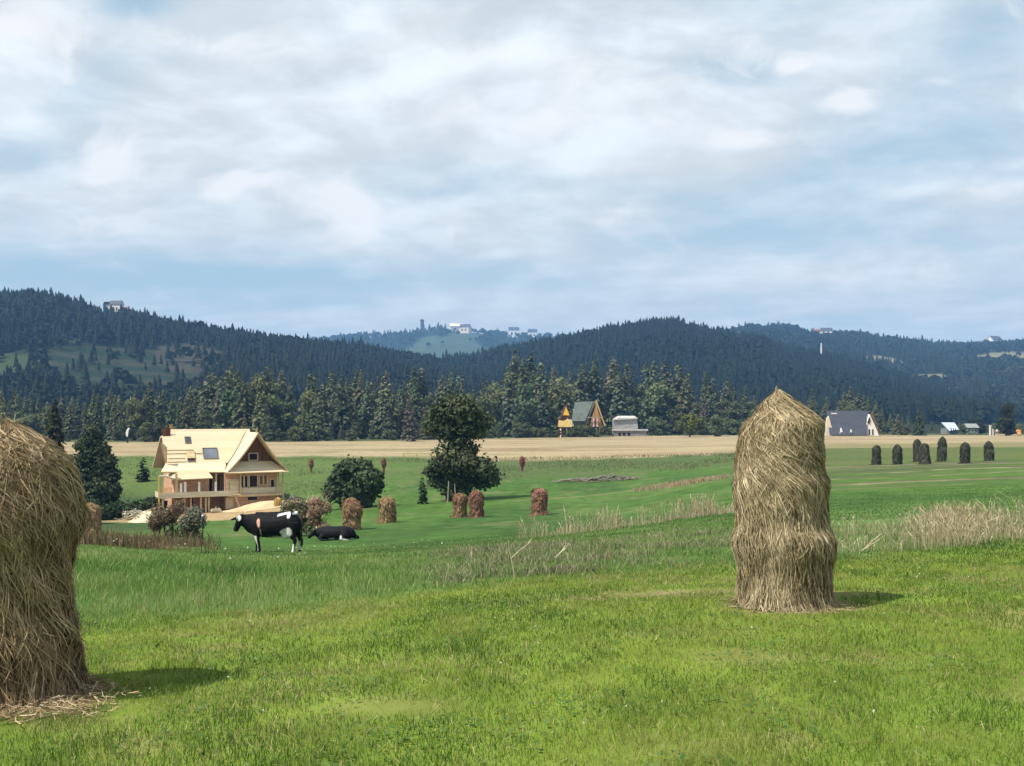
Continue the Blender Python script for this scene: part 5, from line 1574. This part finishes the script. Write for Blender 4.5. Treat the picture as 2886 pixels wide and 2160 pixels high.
# ------------------------------------------------------------------ huts and houses along the wood
def simple_house(name, pos, rz, w_, dp, hw, hr, wallm, roofm, label, cat='house', over=.35, ridge='x', wins=(), chim=False, gablem=None):
    e = empty(name, pos, rz); tag(e, label, cat)
    b = MB()
    b.box(-w_ / 2, w_ / 2, -dp / 2, dp / 2, -2, hw)
    if ridge == 'x':
        b.prism([(-w_ / 2, -dp / 2, hw), (-w_ / 2, dp / 2, hw), (-w_ / 2, 0, hr - .1)], (w_, 0, 0))
    else:
        b.prism([(-w_ / 2, -dp / 2, hw), (w_ / 2, -dp / 2, hw), (0, -dp / 2, hr - .1)], (0, dp, 0))
    b.build('wall', wallm, e)
    r = MB(); k = over; sl_ = (hr - hw) / ((dp if ridge == 'x' else w_) / 2)
    if ridge == 'x':
        for s in (-1, 1):
            r.slab([(-w_ / 2 - k, s * (dp / 2 + k), hw - k * sl_), (w_ / 2 + k, s * (dp / 2 + k), hw - k * sl_), (w_ / 2 + k, s * .005, hr), (-w_ / 2 - k, s * .005, hr)], .16)
    else:
        for s in (-1, 1):
            r.slab([(s * (w_ / 2 + k), -dp / 2 - k, hw - k * sl_), (s * (w_ / 2 + k), dp / 2 + k, hw - k * sl_), (s * .005, dp / 2 + k, hr), (s * .005, -dp / 2 - k, hr)], .16)
    ro = r.build('roof', roofm, e)
    if chim: MB().box(w_ * .15, w_ * .15 + .6, .3, .9, hr - 1, hr + .7).build('chimney', BRICK, ro)
    for (x0, x1, z0, z1) in wins:
        f = MB().box(x0 - .1, x1 + .1, -dp / 2 - .07, -dp / 2, z0 - .1, z0).box(x0 - .1, x1 + .1, -dp / 2 - .07, -dp / 2, z1, z1 + .1).box(x0 - .1, x0, -dp / 2 - .07, -dp / 2, z0, z1).box(x1, x1 + .1, -dp / 2 - .07, -dp / 2, z0, z1).build('window', WHITE, e)
        MB().box(x0, x1, -dp / 2 - .03, -dp / 2 - .004, z0, z1).build('pane', DKGLASS, f)
    return e


YEL = mat_noise('yellow boards', (.62, .44, .12), (.76, .60, .26), 1.2, .7, 0, (3, 1, 1)); ORG = mat_noise('orange gable', (.70, .36, .04), (.78, .46, .06), 1, .7)
RBR = mat_noise('red brown wood', (.14, .05, .025), (.24, .09, .045), 1.2, .8); GREYW = mat_noise('weathered grey boards', (.20, .20, .20), (.36, .36, .35), .8, .9, 0, (1, 1, 3))
SLATE = mat_noise('slate grey roof', (.050, .057, .074), (.070, .078, .098), .6, .6, 0, (1, 1, 2)); REDD = mat_noise('red door', (.34, .02, .02), (.45, .04, .03), 2, .6)
CREAM = mat_noise('cream wall', (.62, .54, .42), (.72, .64, .52), .7, .8)
# yellow hut (at 331 m one metre is about 6.4 display px)
HS = F / 308 / D2S
g = gp(1221 * D2S, 307)
e = empty('yellow_hut', g); tag(e, 'narrow steep hut with orange peak, yellow balcony and white posts', 'hut')
k = 1 / HS
MB().prism([(-15 * k, -1, 0), (15 * k, -1, 0), (14 * k, -1, 25 * k), (9 * k, -1, 46 * k), (0, -1, 64 * k), (-8 * k, -1, 46 * k), (-13 * k, -1, 25 * k)], (0, 5, 0)).build('wall', RBR, e)
rr = MB()
for s in (-1, 1):
    rr.slab([(s * 11.5 * k, -1.7, 40 * k), (s * 11.5 * k, 4.2, 40 * k), (s * .04, 4.2, 68 * k), (s * .04, -1.7, 68 * k)], .2)
    rr.slab([(s * 18 * k, -1.5, 22 * k), (s * 18 * k, 4.2, 22 * k), (s * 10 * k, 4.2, 44 * k), (s * 10 * k, -1.5, 44 * k)], .2)
rr.build('roof', mat_noise('dark shingle', (.06, .03, .025), (.12, .06, .05), 2, .8), e)
MB().prism([(-6 * k, -1.84, 47 * k), (8.5 * k, -1.84, 47 * k), (1.0 * k, -1.84, 66 * k)], (0, .1, 0)).build('peak_boards', ORG, e)
MB().prism([(-16 * k, -1.85, 22 * k), (14 * k, -1.85, 22 * k), (13 * k, -1.85, 34 * k), (5 * k, -1.85, 40 * k), (-4 * k, -1.85, 35 * k), (-15 * k, -1.85, 37 * k)], (0, .12, 0)).build('balcony', YEL, e)
for x in (-11, 3, 13):
    MB().box((x - 1.2) * k, (x + 1.2) * k, -1.7, -1.5, -.5, 19 * k).build('post', WHITE, e)
MB().prism([(12 * k, -1.6, 24 * k), (18 * k, -1.6, 24 * k), (12 * k, -1.6, 38 * k), (9 * k, -1.6, 38 * k)], (0, .1, 0)).build('bargeboard', WHITE, e)
MB().box(3 * k, 9 * k, -1.62, -1.54, 9 * k, 11 * k).build('rail', WHITE, e)
# brown A-frame hut
g = gp(1288 * D2S, 315); g.z = zat(930 * D2S, 315)
k = 1 / (F / 315 / D2S)
e = empty('brown_hut', g); tag(e, 'brown A-frame hut with red door and grey-green side roof behind the square-cut hedge', 'hut')
MB().prism([(-15 * k, -1, 8 * k), (14 * k, -1, 8 * k), (-2 * k, -1, 60 * k)], (0, 5, 0)).build('wall', mat_noise('ochre brown boards', (.30, .16, .06), (.42, .24, .10), 1.5, .8, 0, (3, 1, 1)), e)
rr = MB()
for s, xb in ((-1, -24), (1, 17)):
    rr.slab([(xb * k, -1.25, 10 * k), (xb * k, 4.3, 10 * k), ((-2 + s * .2) * k, 4.3, 64 * k), ((-2 + s * .2) * k, -1.25, 64 * k)], .22)
rr.build('roof', mat_noise('dark hut shingle', (.06, .055, .04), (.13, .11, .08), 2, .85), e)
MB().prism([(-3 * k, -1.95, 64 * k), (0 * k, -1.95, 64 * k), (19 * k, -1.95, 10 * k), (16 * k, -1.95, 10 * k)], (0, .12, 0)).prism([(-3.4 * k, -1.96, 64 * k), (-1.4 * k, -1.96, 64 * k), (2 * k, -1.96, 30 * k), (.4 * k, -1.96, 30 * k)], (0, .12, 0)).build('bargeboard', mat_noise('tan bargeboard', (.42, .27, .11), (.52, .36, .17), 1, .8), e)
MB().box(-20 * k, 12 * k, -1.9, -1.6, 27 * k, 29 * k).build('beam', mat_noise('grey beam', (.25, .22, .17), (.35, .31, .25), 1, .8), e)
d_ = MB().box(-5 * k, 0, -1.12, -1.01, 8 * k, 26 * k).build('door', REDD, e)
MB().box(-7.6 * k, -5 * k, -1.14, -1.01, 8 * k, 26 * k).box(0, 2.4 * k, -1.14, -1.01, 8 * k, 26 * k).build('frame', WHITE, d_)
MB().slab([(-54 * k, -.4, 20 * k), (-24 * k, -.4, 20 * k), (-4.5 * k, 2.2, 63 * k), (-45 * k, 2.2, 61 * k)], .2).build('side_roof', mat_noise('grey green roof', (.105, .130, .118), (.15, .178, .16), .8, .8), e)
MB().box(-50 * k, -22 * k, .1, 4, 0, 21 * k).build('side_wall', mat_noise('dull green side wall', (.10, .11, .07), (.16, .17, .11), 1, .9), e)
# grey barn
g = gp(1350 * D2S, 318); k = 1 / (F / 318 / D2S)
e = empty('grey_barn', g); tag(e, 'weathered grey barn with a low flat-roofed lean-to right of the brown hut', 'barn')
MB().prism([(-24 * k, 0, -.5), (-24 * k, 0, 33 * k), (-14 * k, 0, 39 * k), (26 * k, 0, 40 * k), (28 * k, 0, 20 * k), (28 * k, 0, -.5)], (0, 5, 0)).build('wall', GREYW, e)
MB().slab([(-28 * k, -.6, 36 * k), (27 * k, -.6, 39 * k), (25 * k, 5.4, 44 * k), (-12 * k, 5.4, 44 * k)], .25).build('roof', mat_noise('pale grey boards', (.34, .34, .33), (.48, .48, .47), 1, .9), e)
MB().box(-26 * k, 44 * k, -3, -.05, -.5, 12 * k).build('lean_to', mat_noise('grey purple boards', (.18, .165, .17), (.28, .26, .26), 1.2, .9), e)
MB().box(-28 * k, 47 * k, -3.4, -.02, 12.1 * k, 15 * k).build('lean_to_roof', mat_noise('pale tin', (.38, .37, .38), (.5, .5, .5), 1, .6), e)
for x in (-14, -4, 6):
    MB().box((x - 3) * k, (x + 3) * k, -3.06, -3.003, 1.5 * k, 8 * k).build('opening', HOLE, e)
# grey-roofed white house at right
g = gp(1836 * D2S, 322); k = 1 / (F / 322 / D2S)
e = empty('grey_roofed_house', g, math.radians(0)); tag(e, 'white house with a big steep slate-grey roof, right of the tall haystack', 'house')
MB().prism([(32 * k, -2.5, -.5), (57 * k, -2.5, -.5), (54 * k, -2.5, 8 * k), (37 * k, -2.5, 46 * k), (28 * k, -2.5, 20 * k)], (0, 6, 0)).box(-50 * k, 31 * k, -1.5, 4, -.5, 14 * k).build('wall', mat_noise('warm white wall', (.70, .66, .60), (.78, .75, .70), .7, .8), e)
rr = MB().slab([(-52 * k, -4.2, 2 * k), (26 * k, -4.2, 2 * k), (41 * k, -.2, 54 * k), (-52 * k, -.2, 54 * k)], .2)
rr.slab([(-52 * k, 5, 4 * k), (50 * k, 5, 4 * k), (41 * k, -.15, 54 * k), (-52 * k, -.15, 54 * k)], .2)
ro = rr.build('roof', SLATE, e)
MB().slab([(38 * k, -2.45, 48 * k), (43 * k, -2.45, 50 * k), (62 * k, -2.0, 6 * k), (57 * k, -2.45, 3 * k)], .2).slab([(41.5 * k, -2.4, 52 * k), (41.5 * k, 3.4, 52 * k), (63 * k, 3.4, 6 * k), (62 * k, -2.4, 6 * k)], .2).build('gable_roof', mat_noise('brown gable roof', (.10, .06, .045), (.17, .11, .08), 1, .8), e)
MB().prism([(31 * k, -2.75, 28 * k), (36 * k, -2.75, 40 * k), (38 * k, -2.75, 36 * k), (36 * k, -2.75, 26 * k)], (0, .2, 0)).build('dark_gable_boards', HOLE, e)
f = MB().box(34 * k, 44 * k, -2.62, -2.505, 1 * k, 16 * k).build('porch', WHITE, e)
for x0 in (34.5, 41.5):
    MB().box(x0 * k, (x0 + 2.6) * k, -2.68, -2.63, 2 * k, 14 * k).build('pane', HOLE, f)
for (x, w2, h2) in ((-27, 4.5, 14), (-6, 3.5, 11)):
    dm = MB().prism([((x - w2) * k, -4.0, 3 * k), ((x + w2) * k, -4.0, 3 * k), (x * k, -4.0, (3 + h2) * k)], (0, 2.2, 0)).build('dormer', WHITE, ro)
    MB().box((x - 2.4) * k, (x - .3) * k, -4.05, -4.005, 4 * k, 8 * k).box((x + .5) * k, (x + 2.6) * k, -4.05, -4.005, 4 * k, 8 * k).build('pane', HOLE, dm)
MB().box(-42 * k, -30 * k, -.95, -.75, 46.5 * k, 49 * k).build('roof_hatch', WHITE, ro)
MB().prism([(-62 * k, -3.0, -.5), (-45 * k, -3.0, -.5), (-46 * k, -3.0, 20 * k), (-52 * k, -3.0, 42 * k), (-56 * k, -3.0, 38 * k), (-58 * k, -3.0, 20 * k)], (0, .8, 0)).build('end_gable', CREAM, e)
# blue-white roof, little shed, striped stall, white gatepost at far right
g = gp(2053 * D2S, 345); g.z = zat(932 * D2S, 345); k = 1 / (F / 345 / D2S)
e = empty('blue_white_house', g); tag(e, 'small house with a blue-white roof standing alone against the dark slope', 'house')
MB().box(-10 * k, 13 * k, -1, 4, -1, 6 * k).build('wall', mat_noise('dull grey wall', (.16, .17, .18), (.24, .25, .26), 1, .8), e)  # wall in a darker grey than the tin roof
MB().slab([(-7 * k, -2, 1 * k), (13 * k, -2, 4 * k), (14 * k, 2, 19 * k), (-14 * k, 2, 19 * k)], .2).build('roof', mat_noise('blue white tin', (.34, .41, .53), (.44, .50, .60), 1, .5), e)
for x in (-4, 1, 5):
    MB().prism([((x - 1) * k, -2.3, 0), ((x + 1.2) * k, -2.3, 0), (x * k, -2.2, 8 * k)], (0, .3, 0)).build('dark_wedge', HOLE, e)  # small near-black wedges along the front of the roof
g = gp(2096 * D2S, 340)
simple_house('small_shed', g, .2, 4.2, 3, 2.6, 3.8, mat_noise('dull green shed', (.12, .14, .10), (.18, .19, .14), 1, .9), mat_noise('pale shed roof', (.20, .22, .22), (.28, .30, .29), 1, .7), 'small dull shed with pale roof left of the white gatepost', 'shed', .3, 'x', ((-.8, .2, .9, 1.8),))
g = gp(2180 * D2S, 325); k = 1 / (F / 325 / D2S)
e = empty('market_stall', g); tag(e, 'low stall with tan canopy and orange, pink and yellow cloths at far right', 'stall')
MB().prism([(-26 * k, -1, 8 * k), (-22 * k, -1, 13 * k), (-12 * k, -1, 15 * k), (2 * k, -1, 13 * k), (4 * k, -1, 8 * k)], (0, 2.6, 0)).build('canopy', mat_noise('tan canvas', (.42, .29, .18), (.55, .4, .27), 1.2, .9), e)
MB().prism([(4.2 * k, -1, 6 * k), (5 * k, -1, 14 * k), (11 * k, -1, 14 * k), (14 * k, -1, 6 * k)], (0, 2.6, 0)).build('pink_cloth', mat_noise('pink cloth', (.5, .12, .2), (.6, .3, .35), 2, .9), e)
MB().prism([(14.2 * k, -1, 1 * k), (13 * k, -1, 10 * k), (22 * k, -1, 12 * k), (23 * k, -1, 1 * k)], (0, 2.4, 0)).build('orange_cloth', mat_noise('orange cloth', (.65, .25, .05), (.75, .38, .1), 2, .9), e)
MB().box(15 * k, 20 * k, -1.15, -1.01, 2 * k, 6 * k).build('yellow_cloth', mat_noise('yellow cloth', (.7, .6, .2), (.78, .7, .3), 2, .9), e)
MB().box(-26 * k, 14 * k, -.9, 1.4, -.3, 1.5 * k).box(-25 * k, 13 * k, -.85, 1.35, 1.5 * k, 3 * k).build('counter', mat_noise('pale counter', (.5, .42, .26), (.6, .52, .34), 1, .8), e)
for x in (-24, -14, -4, 3):
    MB().box((x - .8) * k, (x + .8) * k, -.8, -.6, 3 * k, 8 * k).build('post', RBR, e)
e = empty('gatepost', gp(2139 * D2S, 322)); tag(e, 'white gatepost standing left of the striped stall', 'post')
MB().box(-.22, .22, -.22, .22, -.4, 3.2).build('shaft', WHITE, e); MB().box(-.28, .28, -.28, .28, 3.2, 3.4).build('cap', WHITE, e)
for i, (u, h) in enumerate(((2145, 2.0), (2150, 1.7), (2156, 1.9))):
    o = MB().box(-.14, .14, -.14, .14, -.3, h).prism([(-.16, -.16, h), (.16, -.16, h), (0, -.16, h + .2)], (0, .32, 0)).build('paling', GREYW if i else WHITE); o.location = gp(u * D2S, 322)
    tag(o, 'short pale fence post in the gap between gatepost and stall', 'post', 'short pale posts beside the gatepost')

# ------------------------------------------------------------------ houses and towers on the far hills
def on_hill(u, hk, d):
    return gp(u * D2S, d)


g = on_hill(233, 0, 985); k = 1 / (F / 985 / D2S)
e = empty('hilltop_tower', g + Vector((0, 0, 4)), 0, .85); tag(e, 'pale tower house in a dark frame on the crest of the left hill', 'tower')
MB().box(-8 * k, 8 * k, 0, 8, 0, 34 * k).build('wall', mat_noise('pale tower wall', (.40, .40, .40), (.55, .54, .52), .3, .8), e)
MB().box(-11 * k, -8 * k, -1, 8, 0, 36 * k).box(8 * k, 11 * k, -1, 8, 0, 36 * k).prism([(-11 * k, -1, 36.1 * k), (11 * k, -1, 36.1 * k), (8 * k, -1, 41 * k), (-8 * k, -1, 41 * k)], (0, 9, 0)).build('frame', HOLE, e)
for (u, hk, d, w_, hw, hr, wm, rm, lab, dz) in (
        (252, 0, 985, 11, 10, 14, WHITE, SLATE, 'white house beside the tower on the left hill crest', 8),
        (270, 0, 982, 8, 7, 11, CREAM, RBR, 'cream house right of the white house on the left hill crest', 5),
        (205, 0, 985, 8, 6, 10, CREAM, RBR, 'cream house left of the framed tower on the left hill crest', 4),
        (985, 2, 2860, 40, 16, 25, mat_noise('chalky wall', (.52, .50, .46), (.62, .6, .56), .1, .8), CREAM, 'long pale building on the top of the distant middle hill', 0),
        (1005, 2, 2800, 30, 16, 26, CREAM, SLATE, 'cream house below the long pale building on the distant middle hill', 0),
        (1110, 2, 2870, 30, 20, 30, WHITE, SLATE, 'white house between trees on the right shoulder of the distant hill', 0),
        (1150, 2, 2860, 26, 18, 28, WHITE, SLATE, 'white house farther right on the shoulder of the distant hill', 0),
        (1785, 3, 1960, 22, 12, 19, WHITE, SLATE, 'white house just under the crest of the right-hand far hill', 0),
        (1765, 3, 1950, 14, 9, 14, CREAM, RBR, 'cream house left of the white one under the right far crest', 0),
        (1930, 3, 1900, 16, 10, 15, WHITE, SLATE, 'white house among trees halfway along the right far slope', 0),
        (2045, 3, 1880, 16, 10, 15, WHITE, SLATE, 'white house near the right end of the far slope', 0),
        (2148, 3, 1985, 24, 16, 24, WHITE, SLATE, 'white house on the skyline near the right edge', 0),
        (2060, 3, 1000, 10, 5, 9, CREAM, SLATE, 'cream house low on the dark slope above the small shed', 0),
        (2120, 3, 1020, 9, 5, 8, WHITE, SLATE, 'white house low on the dark slope left of the dark tree', 0)):
    g = on_hill(u, hk, d)
    simple_house('distant_house', g + Vector((0, 0, dz)), random.uniform(-.4, .4), w_, w_ * .7, hw, hr, wm, rm, lab, 'house', .5, 'x', ((-w_ * .25, -w_ * .08, hw * .35, hw * .7), (w_ * .1, w_ * .27, hw * .35, hw * .7)))
g = on_hill(912, 2, 2880)
e = empty('hilltop_chimney', g); tag(e, 'dark chimney tower on the distant middle hill', 'tower')
MB().tube([(0, 0, -3), (0, 0, 20), (0, 0, 38)], [6.5, 5.5, 5], 10).build('shaft', mat_noise('dark tower brick', (.05, .05, .055), (.09, .09, .1), .2, .9), e)
MB().tube([(0, 0, 38), (0, 0, 40), (0, 0, 42)], [6.2, 6.2, 3], 10).build('cap', HOLE, e)
g = on_hill(1774, 1, 1100)
e = empty('white_mast', g); tag(e, 'slim white mast on the dark slope under the right far crest', 'mast')
MB().tube([(0, 0, 0), (0, 0, 12), (0, 0, 19)], [1.0, .9, .6], 8).build('shaft', WHITE, e); MB().tube([(0, 0, 19), (0, 0, 19.3), (0, 0, 19.8)], [.7, .7, .2], 8).build('cap', WHITE, e)
# ------------------------------------------------------------------ two cows: lofted shapes fused into one skin
def loft(rings, n=16):
    """rings: (x, y, z, half-height, half-width) along a path; closed ends"""
    b = MB(); P = [Vector(r[:3]) for r in rings]; vs, fs = [], []
    for i, r in enumerate(rings):
        d = (P[min(i + 1, len(P) - 1)] - P[max(i - 1, 0)]).normalized()
        side = Vector((0, 1, 0)); up = side.cross(d)
        if up.length < .05: up = Vector((1, 0, 0))
        up.normalize(); side = d.cross(up).normalized()
        for k in range(n):
            a = 2 * math.pi * k / n
            vs.append(P[i] + up * math.cos(a) * r[3] + side * math.sin(a) * r[4])
    for i in range(len(rings) - 1):
        for k in range(n):
            fs.append((i * n + k, i * n + (k + 1) % n, (i + 1) * n + (k + 1) % n, (i + 1) * n + k))
    fs.append(tuple(range(n - 1, -1, -1))); fs.append(tuple((len(rings) - 1) * n + k for k in range(n)))
    return vs, fs


def leg(pts):
    return [(x, y, z, r, r * w_) for x, y, z, r, w_ in pts]


def fuse(lofts, name, voxel=.02, smooth=6):
    b = MB()
    for l in lofts: b.add(*loft(l))
    o = b.build(name, None)
    m = o.modifiers.new('r', 'REMESH'); m.mode = 'VOXEL'; m.voxel_size = voxel
    s = o.modifiers.new('s', 'SMOOTH'); s.iterations = smooth; s.factor = .5
    dg = bpy.context.evaluated_depsgraph_get()
    me = bpy.data.meshes.new_from_object(o.evaluated_get(dg))
    bpy.data.objects.remove(o)
    me.name = name
    me.polygons.foreach_set('use_smooth', np.ones(len(me.polygons), bool)); me.update()
    return me


def paint(me, fn):
    n = len(me.vertices); co = np.empty(n * 3, np.float32); me.vertices.foreach_get('co', co); co = co.reshape(-1, 3)
    c = np.ones((n, 4), np.float32); c[:, :3] = fn(co[:, 0], co[:, 1], co[:, 2])
    a = me.attributes.new('tint', 'FLOAT_COLOR', 'POINT'); a.data.foreach_set('color', c.ravel())


HIDE = mat_tint('cow hide', transl=0, rough=.7, spec=.12, noise=.15, nscale=6)
BLK = np.array([.006, .006, .008]); WHT = np.array([.66, .66, .66]); PNK = np.array([.55, .33, .25])


def edge(v, w_=.03):
    return sstep(w_ * 1.5 + .008, -w_ - .004, v)


# standing cow, facing left with the head carried low and turned a little to us
torso = [(.93, 0, 1.05, .10, .08), (.88, 0, 1.02, .24, .19), (.74, 0, .99, .345, .275), (.5, 0, .955, .375, .31), (.2, 0, .895, .40, .355), (-.1, 0, .875, .41, .37), (-.36, 0, .885, .395, .315), (-.56, 0, .905, .385, .275), (-.74, 0, .955, .33, .22), (-.9, -.03, 1.02, .255, .17), (-1.03, -.06, 1.07, .18, .125)]
head = [(-.98, -.06, 1.22, .07, .06), (-1.03, -.08, 1.16, .13, .12), (-1.09, -.11, 1.06, .135, .125), (-1.14, -.14, .94, .115, .105), (-1.185, -.17, .82, .095, .09), (-1.215, -.19, .73, .088, .092), (-1.225, -.2, .69, .06, .07)]
dewlap = [(-.66, 0, .66, .1, .06), (-.82, 0, .74, .12, .06), (-.95, -.03, .88, .1, .06)]
fl1 = leg([(-.50, -.17, .95, .17, .6), (-.52, -.17, .72, .15, .62), (-.50, -.17, .55, .10, .75), (-.47, -.17, .40, .070, .95), (-.43, -.17, .24, .05, 1), (-.41, -.17, .10, .052, 1), (-.43, -.17, .02, .065, 1), (-.44, -.17, -.02, .06, 1)])
fl2 = leg([(-.56, .17, .9, .16, .6), (-.60, .17, .6, .11, .75), (-.62, .17, .40, .068, .95), (-.62, .17, .2, .048, 1), (-.62, .17, .06, .054, 1), (-.64, .17, -.02, .06, 1)])
hl1 = leg([(.70, -.17, 1.02, .24, .55), (.68, -.18, .80, .215, .55), (.68, -.18, .64, .15, .6), (.76, -.18, .50, .095, .7), (.815, -.18, .42, .07, .8), (.79, -.18, .30, .052, .9), (.76, -.18, .12, .048, 1), (.74, -.18, .03, .06, 1), (.73, -.18, -.02, .058, 1)])
hl2 = leg([(.74, .17, .95, .2, .55), (.74, .17, .66, .14, .6), (.86, .17, .46, .075, .8), (.88, .17, .28, .052, .9), (.87, .17, .10, .048, 1), (.85, .17, -.02, .058, 1)])
udder = [(.62, -.05, .62, .05, .05), (.52, -.07, .585, .13, .13), (.40, -.06, .57, .13, .13), (.30, -.04, .59, .05, .05)]
ear1 = [(-1.06, -.13, 1.14, .05, .03), (-1.16, -.24, 1.13, .06, .025), (-1.27, -.34, 1.10, .04, .02), (-1.33, -.39, 1.08, .015, .012)]
ear2 = [(-.95, .06, 1.17, .045, .03), (-.90, .16, 1.19, .055, .025), (-.86, .26, 1.18, .02, .012)]
hip = [(.72, -.2, 1.27, .05, .06), (.72, .2, 1.27, .05, .06)]
spine = [(.85, 0, 1.30, .06, .05), (.4, 0, 1.315, .05, .05), (-.2, 0, 1.275, .05, .05), (-.6, 0, 1.265, .06, .05)]
me = fuse([torso, head, dewlap, fl1, fl2, hl1, hl2, udder, ear1, ear2, hip, spine], 'standing cow body', .018, 5)


def coat(x, y, z):
    n = (fbm(x * 6, z * 6, 3, 3) - .5)
    c = np.tile(BLK, (len(x), 1))
    near = y < .02
    def ap(mask, colr):
        m = np.clip(mask, 0, 1)[:, None]; return c * (1 - m) + colr * m
    c = ap(edge(np.hypot((x - .53) / .20, (z - .66) / .17) - 1 + n * .6, .12) * near, WHT * .92)                         # flank and udder
    c = ap(edge(np.hypot((x - .47) / .16, (z - .52) / .09) - 1 + n * .3, .1), WHT * .85)
    zs = 1.28 + .05 * np.sin((x - .35) * 5)
    c = ap(edge(np.abs(z - zs + .012) - .028, .012) * (x > .22) * (x < .60) * near, WHT * 1.05)                         # streak on the rump
    c = ap(edge(np.hypot((x - .60) / .05, (z - 1.235) / .085) - 1, .2) * near, WHT * 1.05)
    c = ap(edge(np.abs(x - .80) - .05, .02) * (z > 1.26), WHT)
    c = ap(edge(x + .465 + .11 * (z - .3), .012) * (z < .56) * (z > .08) * near * (x > -.62), WHT)                      # front of the near foreleg
    c = ap(edge(np.abs(x - .735) - .045 - n * .05, .015) * (z < .30) * near, WHT)                                        # hind cannon
    c = ap(edge(z - .34 + n * .1, .03) * (y > .02) * (x > .6) * (z > .08), WHT * .8)
    c = ap(edge(np.hypot((x + 1.09) / .07, (z - 1.13) / .085) - 1 + n * .4, .15) * (y < -.02), WHT)                      # blaze
    c = ap(edge(np.hypot((x + .40 - (z - 1.0) * -.16) / .05, (z - 1.0) / .17) - 1 + n * 1.2, .15) * near * (y < -.1), PNK)  # pinkish patch on the shoulder
    c = ap(edge(np.hypot((x + .33) / .03, (z - .66) / .12) - 1 + n * 1.0, .2) * near * (y < -.1), PNK * .8)
    c = ap(edge(z - .535 - n * .08, .02) * (x > -.1) * (x < .28), WHT * .55)                                             # pale belly line
    c = ap(edge(z - .03, .01), np.array([.03, .025, .02]))
    return c


paint(me, coat)
me.materials.append(HIDE)
cs = gp(770, 32.6)
cow = empty('cow', cs + Vector((0, 0, .02)), math.radians(-7), 1.0)
tag(cow, 'black and white cow standing in the long grass, facing left', 'cow')
link('body', me, cow)
HORN = mat_noise('pale horn', (.5, .42, .3), (.66, .58, .45), 8, .5)
for s in (-1, 1):
    MB().tube([(-.99, -.06 + s * .07, 1.25), (-.97, -.06 + s * .13, 1.285), (-1.0, -.06 + s * .16, 1.33)], [.022, .018, .006], 6).build('horn', HORN, cow, True)
t_ = MB().tube([(.92, 0, 1.18), (.99, -.02, 1.08), (1.0, -.03, .8), (.98, -.03, .5)], [.04, .03, .022, .02], 7).tube([(.98, -.03, .52), (1.0, -.04, .40), (.98, -.02, .26), (.97, 0, .18)], [.022, .05, .045, .008], 7)
t_.build('tail', mat_noise('black tail hair', (.012, .012, .014), (.03, .028, .028), 12, .7, 0, (1, 1, .2)), cow, True)

# lying cow behind it
torso = [(1.0, 0, .30, .10, .10), (.92, 0, .33, .24, .24), (.65, 0, .34, .33, .36), (.3, 0, .335, .34, .40), (0, 0, .33, .34, .40), (-.3, 0, .335, .335, .36), (-.52, 0, .35, .31, .28), (-.7, 0, .36, .24, .2), (-.84, -.03, .36, .17, .14)]
head = [(-.80, -.03, .42, .14, .13), (-.92, -.05, .38, .13, .12), (-1.04, -.08, .27, .10, .095), (-1.13, -.1, .17, .085, .085), (-1.17, -.11, .13, .05, .06)]
h1 = leg([(.62, -.3, .36, .24, .5), (.50, -.4, .22, .16, .6), (.40, -.46, .12, .09, .8), (.62, -.50, .07, .06, 1), (.90, -.50, .05, .05, 1), (1.12, -.48, .05, .05, 1)])
h2 = leg([(.8, .2, .3, .22, .6), (.95, .3, .15, .12, .8), (1.2, .3, .07, .06, 1)])
f1 = leg([(-.45, -.25, .26, .14, .6), (-.62, -.34, .12, .08, .9), (-.45, -.40, .06, .055, 1), (-.22, -.42, .05, .05, 1)])
f2 = leg([(-.5, .2, .22, .14, .7), (-.75, .28, .08, .06, 1), (-.5, .3, .06, .05, 1)])
e1 = [(-.82, -.12, .46, .045, .03), (-.86, -.22, .47, .05, .022), (-.9, -.3, .45, .015, .012)]
e2 = [(-.78, .06, .50, .045, .03), (-.76, .15, .56, .045, .022), (-.75, .22, .58, .015, .012)]
me = fuse([torso, head, h1, h2, f1, f2, e1, e2], 'lying cow body', .02, 5)


def coat2(x, y, z):
    n = fbm(x * 7, z * 7, 9, 3) - .5
    c = np.tile(BLK * 1.3, (len(x), 1))
    def ap(mask, colr):
        m = np.clip(mask, 0, 1)[:, None]; return c * (1 - m) + colr * m
    c = ap(edge(z - .09 - n * .16, .03) * (y < -.1) * (x > -.2) * (x < .8), WHT * .8)
    c = ap(edge(np.hypot((x - .40) / .05, (z - .17) / .09) - 1 + n, .2) * (y < -.2), WHT)
    return c


paint(me, coat2); me.materials.append(HIDE)
cow2 = empty('cow', gp(720 * D2S, 46), math.radians(4), .98)
tag(cow2, 'black cow lying in the grass behind the standing cow', 'cow')
link('body', me, cow2)
for s in (-1, 1):
    MB().tube([(-.80, -.03 + s * .06, .55), (-.79, -.03 + s * .11, .60), (-.82, -.03 + s * .12, .65)], [.022, .016, .006], 6).build('horn', HORN, cow2, True)
MB().tube([(1.0, .02, .4), (1.1, -.02, .2), (1.12, -.12, .06), (1.0, -.3, .04)], [.035, .028, .022, .03], 7).build('tail', mat_noise('black tail', (.012, .012, .014), (.03, .028, .028), 12, .7), cow2, True)
